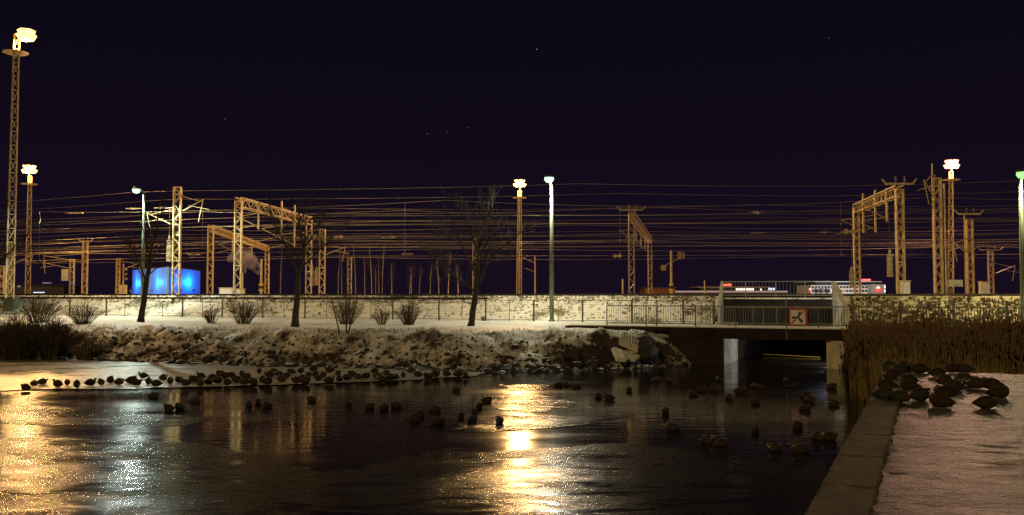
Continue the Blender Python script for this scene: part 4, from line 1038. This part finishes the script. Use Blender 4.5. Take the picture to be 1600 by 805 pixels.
px_box(hb, 1272, 1378, 439.8, 440.7, 276, 20, 'roof', M['white']); px_box(hb, 1276, 1370, 440.9, 445.3, 281, 12, 'top_storey', M['dark_wall'])
for row, (ya, yb) in enumerate(((447.2, 450.3), (453, 456.3))):
    for i in range(19): px_box(hb, 1268.5 + i * 4.9, 1272 + i * 4.9, ya, yb, 279.9, .12, 'window', M['glass_dark'])
px_box(hb, 1382, 1383.4, 446, 450.5, 276.8, .1, 'window', M['glow_w']); px_box(hb, 1382, 1383.4, 452.5, 456.8, 276.8, .1, 'window', M['glow_w'])
em = MB(); 
def disc(mb, px, py, Y, rx, rz, n_=16): c = P(px, py, Y); mb.add([(c.x + rx * math.cos(6.283 * i / n_), c.y, c.z + rz * math.sin(6.283 * i / n_)) for i in range(n_)] + [(c.x + rx * math.cos(6.283 * i / n_), c.y + .12, c.z + rz * math.sin(6.283 * i / n_)) for i in range(n_)], [tuple(range(n_)), tuple(range(2 * n_ - 1, n_ - 1, -1))] + [(i, n_ + i, n_ + (i + 1) % n_, (i + 1) % n_) for i in range(n_)])
disc(em, 1372.5, 449.4, 276.7, .48, .30); disc(em, 1371.3, 449.7, 276.75, .3, .2); disc(em, 1373.8, 449.7, 276.75, .3, .2); under(hb, em, 'emblem_top', M['glow_w'])
for y, ws in ((452.0, ((1368.2, 1369.6), (1370.2, 1371.6), (1372.1, 1373.4), (1374, 1375.3), (1375.9, 1377.1))), (454.6, ((1369.3, 1370.5), (1371, 1372.3), (1372.9, 1374.1), (1374.7, 1375.8)))):
    for a, b in ws: px_box(hb, a, b, y - .9, y + .9, 276.75, .1, 'emblem_letter', M['glow_r'])
em = MB(); disc(em, 1344.6, 437.7, 276, .36, .36); under(hb, em, 'sign_lamp', M['glow_w'])
px_box(hb, 1347.5, 1361, 435.6, 439.4, 276, .25, 'sign_board', mat('rooftop_sign', (.3, .02, .02), .5, emit=(1, .05, .07), estr=.7, var=.2))
for a in (1348.6, 1350.4, 1352.2, 1354.9, 1356.6, 1358.3): px_box(hb, a, a + 1.2, 436.6, 438.5, 275.9, .1, 'sign_letter', mat('pink_letters', (.8, .3, .3), .5, emit=(1, .35, .35), estr=1.2))
for x in (1285, 1305, 1325, 1345): 
    c = P(x, 456, 268); light(hb, c + Vector((0, 0, .5)), 700, (.85, .85, 1), .5)
c = P(1373, 457, 266); light(hb, c, 300, (1, .9, .85), .5)
rs2 = empty('red_beacon_sign', P(1265.5, 459, 240), 0, 'small upright sign glowing red with a white top', 'sign')
px_box(rs2, 1264.6, 1266.8, 453, 456.8, 240, .3, 'lower_panel', M['glow_r']); px_box(rs2, 1264.8, 1266.6, 450.8, 452.8, 240, .3, 'upper_panel', M['glow_w']); px_box(rs2, 1265.4, 1266, 456.9, 460, 240.05, .2, 'stem', M['dark_steel'])
lowb = empty('low_brown_building', P(1032, 460, 200), 0, 'low dark brown shed right behind the end-on portal', 'building')
px_box(lowb, 1008, 1055, 450, 459, 200, 8, 'wall', mat('brown_boards', (.10, .04, .02), .8, var=.3)); px_box(lowb, 1006, 1057, 449.2, 449.9, 199.5, 9, 'roof', M['dark_wall'])
fb2 = empty('distant_warehouse', P(70, 460, 260), 0, 'dark distant warehouse on the left with faint white strip lights', 'building')
px_box(fb2, 15, 100, 446, 459, 260, 12, 'wall', M['dark_wall']); px_box(fb2, 66, 78, 441.5, 443, 262, 1, 'rooftop_light', mat('faint_lamp', (.3, .3, .4), .5, emit=(.4, .45, .7), estr=.25))
px_box(fb2, 12, 103, 445, 445.9, 259, 14, 'roof', M['dark_wall']); px_box(fb2, 52, 69, 456.4, 457.8, 259.5, .2, 'strip_light', M['glow_b']); px_box(fb2, 27, 32, 446.8, 448.6, 259.8, .1, 'window', M['glow_strip'])
# dark hedge trees in front of the hotel
for x, Y, l in ((1275, 262, 'dark round tree before the left end of the hotel'), (1283, 264, 'second dark tree before the hotel facade'), (1292, 263, 'dark tree before the hotel, between wing wall and facade lights')):
    b = pin(x, Y); rt = empty('dark_tree', b, 0, l, 'tree'); mb = MB(); rnd = random.Random(int(x))
    MB().tube([(0, 0, 0), (0, 0, 1.4)], [.12, .06], 6).build('trunk', M['bark'], rt)
    for k in range(500):
        a = Vector((rnd.gauss(0, .42), rnd.gauss(0, .42), 1.25 + rnd.gauss(0, .45))); d = Vector((rnd.uniform(-1, 1), rnd.uniform(-1, 1), rnd.uniform(-1, 1))).normalized() * .12; e = d.cross(Vector((.3, .2, 1))).normalized() * .08
        mb.add([a - d, a + e, a + d, a - e], [(0, 1, 2, 3)])
    mb.build('crown', M['twig'], rt)

# steam plume over the yard
vm = bpy.data.materials.new('steam_volume'); vm.use_nodes = True; n = vm.node_tree; n.nodes.remove(n.nodes['Principled BSDF'])
pv = n.nodes.new('ShaderNodeVolumePrincipled'); tcn = n.nodes.new('ShaderNodeTexCoord'); nz = n.nodes.new('ShaderNodeTexNoise'); nz.inputs['Scale'].default_value = .9; nz.inputs['Detail'].default_value = 4
mr = n.nodes.new('ShaderNodeMapRange'); mr.inputs['From Min'].default_value = .42; mr.inputs['From Max'].default_value = .7; mr.inputs['To Max'].default_value = 1.1
n.links.new(tcn.outputs['Object'], nz.inputs['Vector']); n.links.new(nz.outputs['Fac'], mr.inputs['Value']); n.links.new(mr.outputs[0], pv.inputs['Density'])
pv.inputs['Color'].default_value = (.75, .7, .9, 1); n.links.new(pv.outputs[0], n.nodes['Material Output'].inputs['Volume'])
bmk = bmesh.new()
for (x, y, r) in ((404, 424, .7), (398, 416, 1.1), (391, 409, 1.5), (384, 403, 1.8), (378, 399, 1.7), (370, 402, 1.3), (362, 404, .9)):
    c = P(x, y, 130); tmp = bmesh.ops.create_icosphere(bmk, subdivisions=2, radius=r * .8)
    for v in tmp['verts']: v.co = v.co + c - P(385, 405, 130)
me = bpy.data.meshes.new('steam'); bmk.to_mesh(me); bmk.free(); me.materials.append(vm)
so = bpy.data.objects.new('steam', me); col.objects.link(so); so.location = P(385, 405, 130); rm = so.modifiers.new('remesh', 'REMESH'); rm.mode = 'VOXEL'; rm.voxel_size = .25
tag(so, 'thin violet steam plume drifting left behind the golden portal', 'steam', kind='stuff')

# stars
mb = MB()
for x, y in ((839, 77), (698, 207), (668, 209), (730, 200), (1295, 60), (352, 186)):
    c = P(x, y, 4000); s_ = 1.5 if x == 839 else 1.0
    mb.add([c + Vector(k) * s_ for k in ((1, 0, 0), (0, 1, 0), (-1, 0, 0), (0, -1, 0), (0, 0, 1), (0, 0, -1))], [(0, 1, 4), (1, 2, 4), (2, 3, 4), (3, 0, 4), (1, 0, 5), (2, 1, 5), (3, 2, 5), (0, 3, 5)])
tag(mb.build('sky_stars', mat('starlight', (0, 0, 0), 1, emit=(.8, .85, 1), estr=1.2)), kind='structure')

# ------------------------------------------------------------------ ducks
M['hen'] = mat('brown_mottled_plumage', (.05, .032, .018), .8, 0, .15, base2=(.012, .008, .005), scale=38, detail=3, stretch=(.6, 1, 1))
M['henhead'] = mat('tan_head_plumage', (.07, .045, .024), .8, 0, .2, base2=(.06, .04, .02), scale=40)
M['greyf'] = mat('grey_flank_plumage', (.04, .037, .032), .8, 0, .2, var=.5, scale=30)
M['breast'] = mat('chestnut_breast', (.06, .03, .018), .8, 0, .2, var=.3, scale=30)
M['ghead'] = mat('dark_green_head', (.012, .035, .02), .4, 0, .4, var=.3, scale=30)
M['ring'] = mat('white_collar', (.25, .25, .23), .8, var=.1)
M['bill'] = mat('bill_horn', (.25, .18, .04), .5, 0, .4, var=.2, scale=30)
M['blackf'] = mat('black_rump', (.02, .018, .018), .7, var=.3, scale=30)
BODY = [(-.285, .085, .006, .004), (-.25, .092, .035, .018), (-.20, .099, .064, .05), (-.15, .104, .087, .08), (-.08, .11, .107, .104), (0, .114, .117, .114), (.08, .112, .112, .108), (.135, .114, .092, .092)]
HEADS = {'up': [(.165, .135, .062, .062), (.182, .168, .045, .045), (.19, .19, .038, .038), (.2, .21, .038, .037), (.215, .222, .040, .036), (.24, .223, .034, .03), (.262, .216, .02, .016), (.272, .213, .016, .009), (.30, .207, .018, .006), (.318, .205, .012, .004)],
         'rest': [(.165, .12, .065, .062), (.185, .145, .048, .05), (.195, .168, .042, .042), (.205, .182, .042, .04), (.225, .185, .036, .033), (.25, .177, .022, .018), (.262, .172, .016, .009), (.288, .164, .017, .006), (.302, .16, .011, .004)],
         'tuck': [(.165, .13, .062, .06), (.17, .165, .048, .048), (.155, .192, .042, .042), (.128, .203, .042, .038), (.10, .2, .034, .03), (.075, .19, .018, .014), (.045, .18, .012, .006), (.02, .172, .007, .003)]}
def duck_mesh(kind, drake):
    rings = BODY + HEADS[kind]; mb = MB(); n = 14; nb = len(BODY)
    for i, (x, z, w_, h_) in enumerate(rings):
        p0 = rings[max(0, i - 1)]; p1 = rings[min(len(rings) - 1, i + 1)]
        t = Vector((p1[0] - p0[0], 0, p1[1] - p0[1])).normalized()
        if i < nb - 2: t = Vector((1, 0, 0))
        nrm = Vector((-t.z, 0, t.x))
        for k in range(n):
            a = 2 * math.pi * k / n; cy = math.cos(a); cz = math.sin(a)
            if i < nb: cz = cz * (1 if cz > 0 else .95)
            mb.v.append(tuple(Vector((x, 0, z)) + Vector((0, w_ * cy, 0)) + nrm * (h_ * cz)))
    nr = len(rings)
    for i in range(nr - 1):
        k_ = i - nb
        if drake: mi = 5 if i < 3 else (0 if i < nb - 2 else (1 if k_ < 1 else (2 if k_ == 1 else (3 if i < nr - 4 else 4))))
        else: mi = 0 if k_ < 1 else (3 if i < nr - 4 else 4)
        for k in range(n):
            k2 = (k + 1) % n; mb.f.append((i*n + k, i*n + k2, (i+1)*n + k2, (i+1)*n + k)); mb.m.append(mi)
    mb.f.append(tuple(range(n))[::-1]); mb.m.append(0); mb.f.append(tuple((nr-1)*n + k for k in range(n))); mb.m.append(4)
    # folded wings as raised shells joined to the flanks
    for s in (-1, 1):
        b = len(mb.v); wr = [(-.27, .10, .004), (-.2, .115, .028), (-.1, .125, .045), (0, .112, .05), (.08, .11, .042), (.13, .115, .012)]
        for x, z, r in wr:
            yb = interp(x, [(-.285, .0), (-.2, .035), (-.08, .078), (0, .086), (.08, .08), (.135, .06)])
            for k in range(8):
                a = 2 * math.pi * k / 8; mb.v.append((x, s * (yb + .03 * (r / .05) * math.cos(a)), z + r * 1.1 * math.sin(a)))
        for i in range(5):
            for k in range(8):
                k2 = (k + 1) % 8; mb.f.append((b + i*8 + k, b + i*8 + k2, b + (i+1)*8 + k2, b + (i+1)*8 + k)); mb.m.append(0)
    if drake: ms = [M['greyf'], M['breast'], M['ring'], M['ghead'], M['bill'], M['blackf']]
    else: ms = [M['hen'], M['hen'], M['hen'], M['henhead'], M['bill'], M['hen']]
    me = bpy.data.meshes.new('duck'); me.from_pydata(mb.v, [], mb.f)
    for m in ms: me.materials.append(m)
    me.polygons.foreach_set('material_index', mb.m); me.polygons.foreach_set('use_smooth', [True] * len(mb.f))
    bmk = bmesh.new(); bmk.from_mesh(me); bmesh.ops.recalc_face_normals(bmk, faces=bmk.faces[:]); bmk.to_mesh(me); bmk.free(); me.update(); return me
DK = {(k, d): duck_mesh(k, d) for k in HEADS for d in (0, 1)}
rnd = random.Random(77)
def duck(px, py, z, kind, dr, rz, label, group, sc_=1.0, sink=0):
    p = PZ(px, py, z); o = bpy.data.objects.new('duck', DK[(kind, dr)]); col.objects.link(o)
    o.location = (p.x, p.y, z - sink); o.rotation_euler = (0, 0, rz); o.scale = (sc_ * .92, sc_ * 1.05, sc_ * (1.28 if sink < .008 else 1.12))
    return tag(o, label, 'duck', group)
KW = {'up': 'head raised', 'rest': 'head drawn in', 'tuck': 'bill tucked into its back'}
def face(rz): 
    x = math.cos(rz)
    return 'facing right' if x > .4 else ('facing left' if x < -.4 else ('seen from behind' if math.sin(rz) > 0 else 'facing the camera'))
qd = [(1390, 577, 'the far quay corner'), (1404, 584, 0), (1418, 579, 0), (1437, 583, 0), (1392, 593, 0), (1420, 602, 0), (1386, 609, 0), (1421, 610, 0), (1383, 625, 0), (1408, 628, 0), (1438, 626, 0),
      (1465, 589, 0), (1489, 582, 0), (1506, 582, 0), (1475, 601, 0), (1491, 611, 0), (1476, 622, 0), (1470, 636, 0), (1506, 601, 0), (1526, 607, 0), (1549, 608, 0), (1560, 622, 0), (1541, 638, 0)]
ordn = lambda i: ['first', 'second', 'third', 'fourth', 'fifth', 'sixth', 'seventh', 'eighth', 'ninth', 'tenth', 'eleventh', 'twelfth', 'thirteenth', 'fourteenth', 'fifteenth', 'sixteenth', 'seventeenth', 'eighteenth', 'nineteenth', 'twentieth'][i] if i < 20 else str(i + 1) + 'th'
qs = sorted(range(len(qd)), key=lambda i: qd[i][0])
for rank, i in enumerate(qs):
    px, py, _ = qd[i]; kd = rnd.choice(('rest', 'tuck', 'tuck', 'rest', 'up')) if py < 620 else rnd.choice(('rest', 'tuck'))
    rz = rnd.choice((math.pi, math.pi, 0, math.pi * .8, -.4, 2.6)) + rnd.uniform(-.4, .4); dr = rnd.random() < .4
    where = 'left cluster by the kerb' if px < 1445 else ('middle of the quay snow' if px < 1500 else 'right group on the quay snow')
    duck(px, py, QZ + .02, kd, dr, rz, '%s resting duck from the left on the quay, %s' % (ordn(rank), KW[kd]), 'ducks resting on the quay', rnd.uniform(.80, .93), .01)
ice = [(40, 610), (53, 604), (66, 601), (90, 605), (105, 602), (120, 606), (141, 603), (158, 602), (172, 599), (186, 602), (205, 599), (213, 603), (224, 591), (232, 601), (244, 604), (255, 595), (266, 600), (280, 598), (290, 603), (303, 598), (313, 603), (314, 592), (332, 593), (340, 599), (352, 591), (355, 602), (370, 598), (378, 588), (382, 601), (394, 601), (385, 593), (396, 602), (405, 584), (410, 598), (418, 601), (428, 585), (440, 597), (447, 591), (455, 585), (463, 599), (472, 595), (470, 583), (482, 590), (490, 581), (497, 595), (505, 590), (515, 582), (514, 599), (528, 588), (530, 596), (542, 594), (550, 589), (560, 593), (572, 592), (585, 584), (590, 592), (596, 596), (604, 588), (617, 593), (630, 590), (643, 583), (653, 589), (668, 592), (680, 589), (716, 589), (727, 591), (436, 589), (421, 590), (362, 590), (345, 589), (326, 601), (477, 600), (492, 588), (610, 594), (698, 588)]
ice.sort()
for rank, (px, py) in enumerate(ice):
    kd = rnd.choice(('rest', 'tuck', 'rest', 'tuck', 'tuck', 'up')); rz = rnd.uniform(0, 6.283); dr = rnd.random() < .4
    if rnd.random() < .6: rz = rnd.choice((0, math.pi)) + rnd.uniform(-.5, .5)
    duck(px, py, .035, kd, dr, rz, '%s duck from the left resting on the ice shelf, %s' % (ordn(rank), KW[kd]), 'ducks resting on the ice shelf', rnd.uniform(.88, 1.06), .005)
wat = [(264, 642), (281, 640), (305, 629), (240, 622), (389, 635), (404, 632), (417, 637), (487, 627), (578, 639), (600, 640), (545, 634), (656, 651), (647, 658), (684, 663), (681, 643), (720, 654), (738, 659), (741, 648), (749, 638), (761, 628), (781, 662), (713, 611), (619, 637), (884, 603), (935, 622), (952, 625), (983, 612), (1050, 673), (1025, 597), (1046, 598), (1083, 618), (1116, 612), (1123, 596), (1155, 614), (1177, 606), (1188, 608), (1228, 597), (1241, 606), (1258, 621), (1258, 641), (1180, 676), (1246, 669), (1210, 704), (1250, 707), (1278, 687), (1296, 688), (1300, 607), (1180, 631), (1040, 646), (1104, 692), (1128, 697), (900, 606), (873, 604), (1095, 612), (1140, 624), (1265, 628), (1302, 634)]
wat.sort()
for rank, (px, py) in enumerate(wat):
    kd = rnd.choice(('up', 'rest', 'rest', 'tuck')); rz = rnd.uniform(0, 6.283); dr = rnd.random() < .4
    duck(px, py, 0, kd, dr, rz, '%s swimming duck from the left on the water, %s' % (ordn(rank), face(rz)), 'ducks swimming on the dark water', rnd.uniform(.84, 1.0), .035)

for m_ in bpy.data.materials:
    if m_.name != 'lamp_glass' and m_.name != 'floodlight_glass': m_.cycles.emission_sampling = 'NONE'
    else: m_.cycles.emission_sampling = 'NONE'
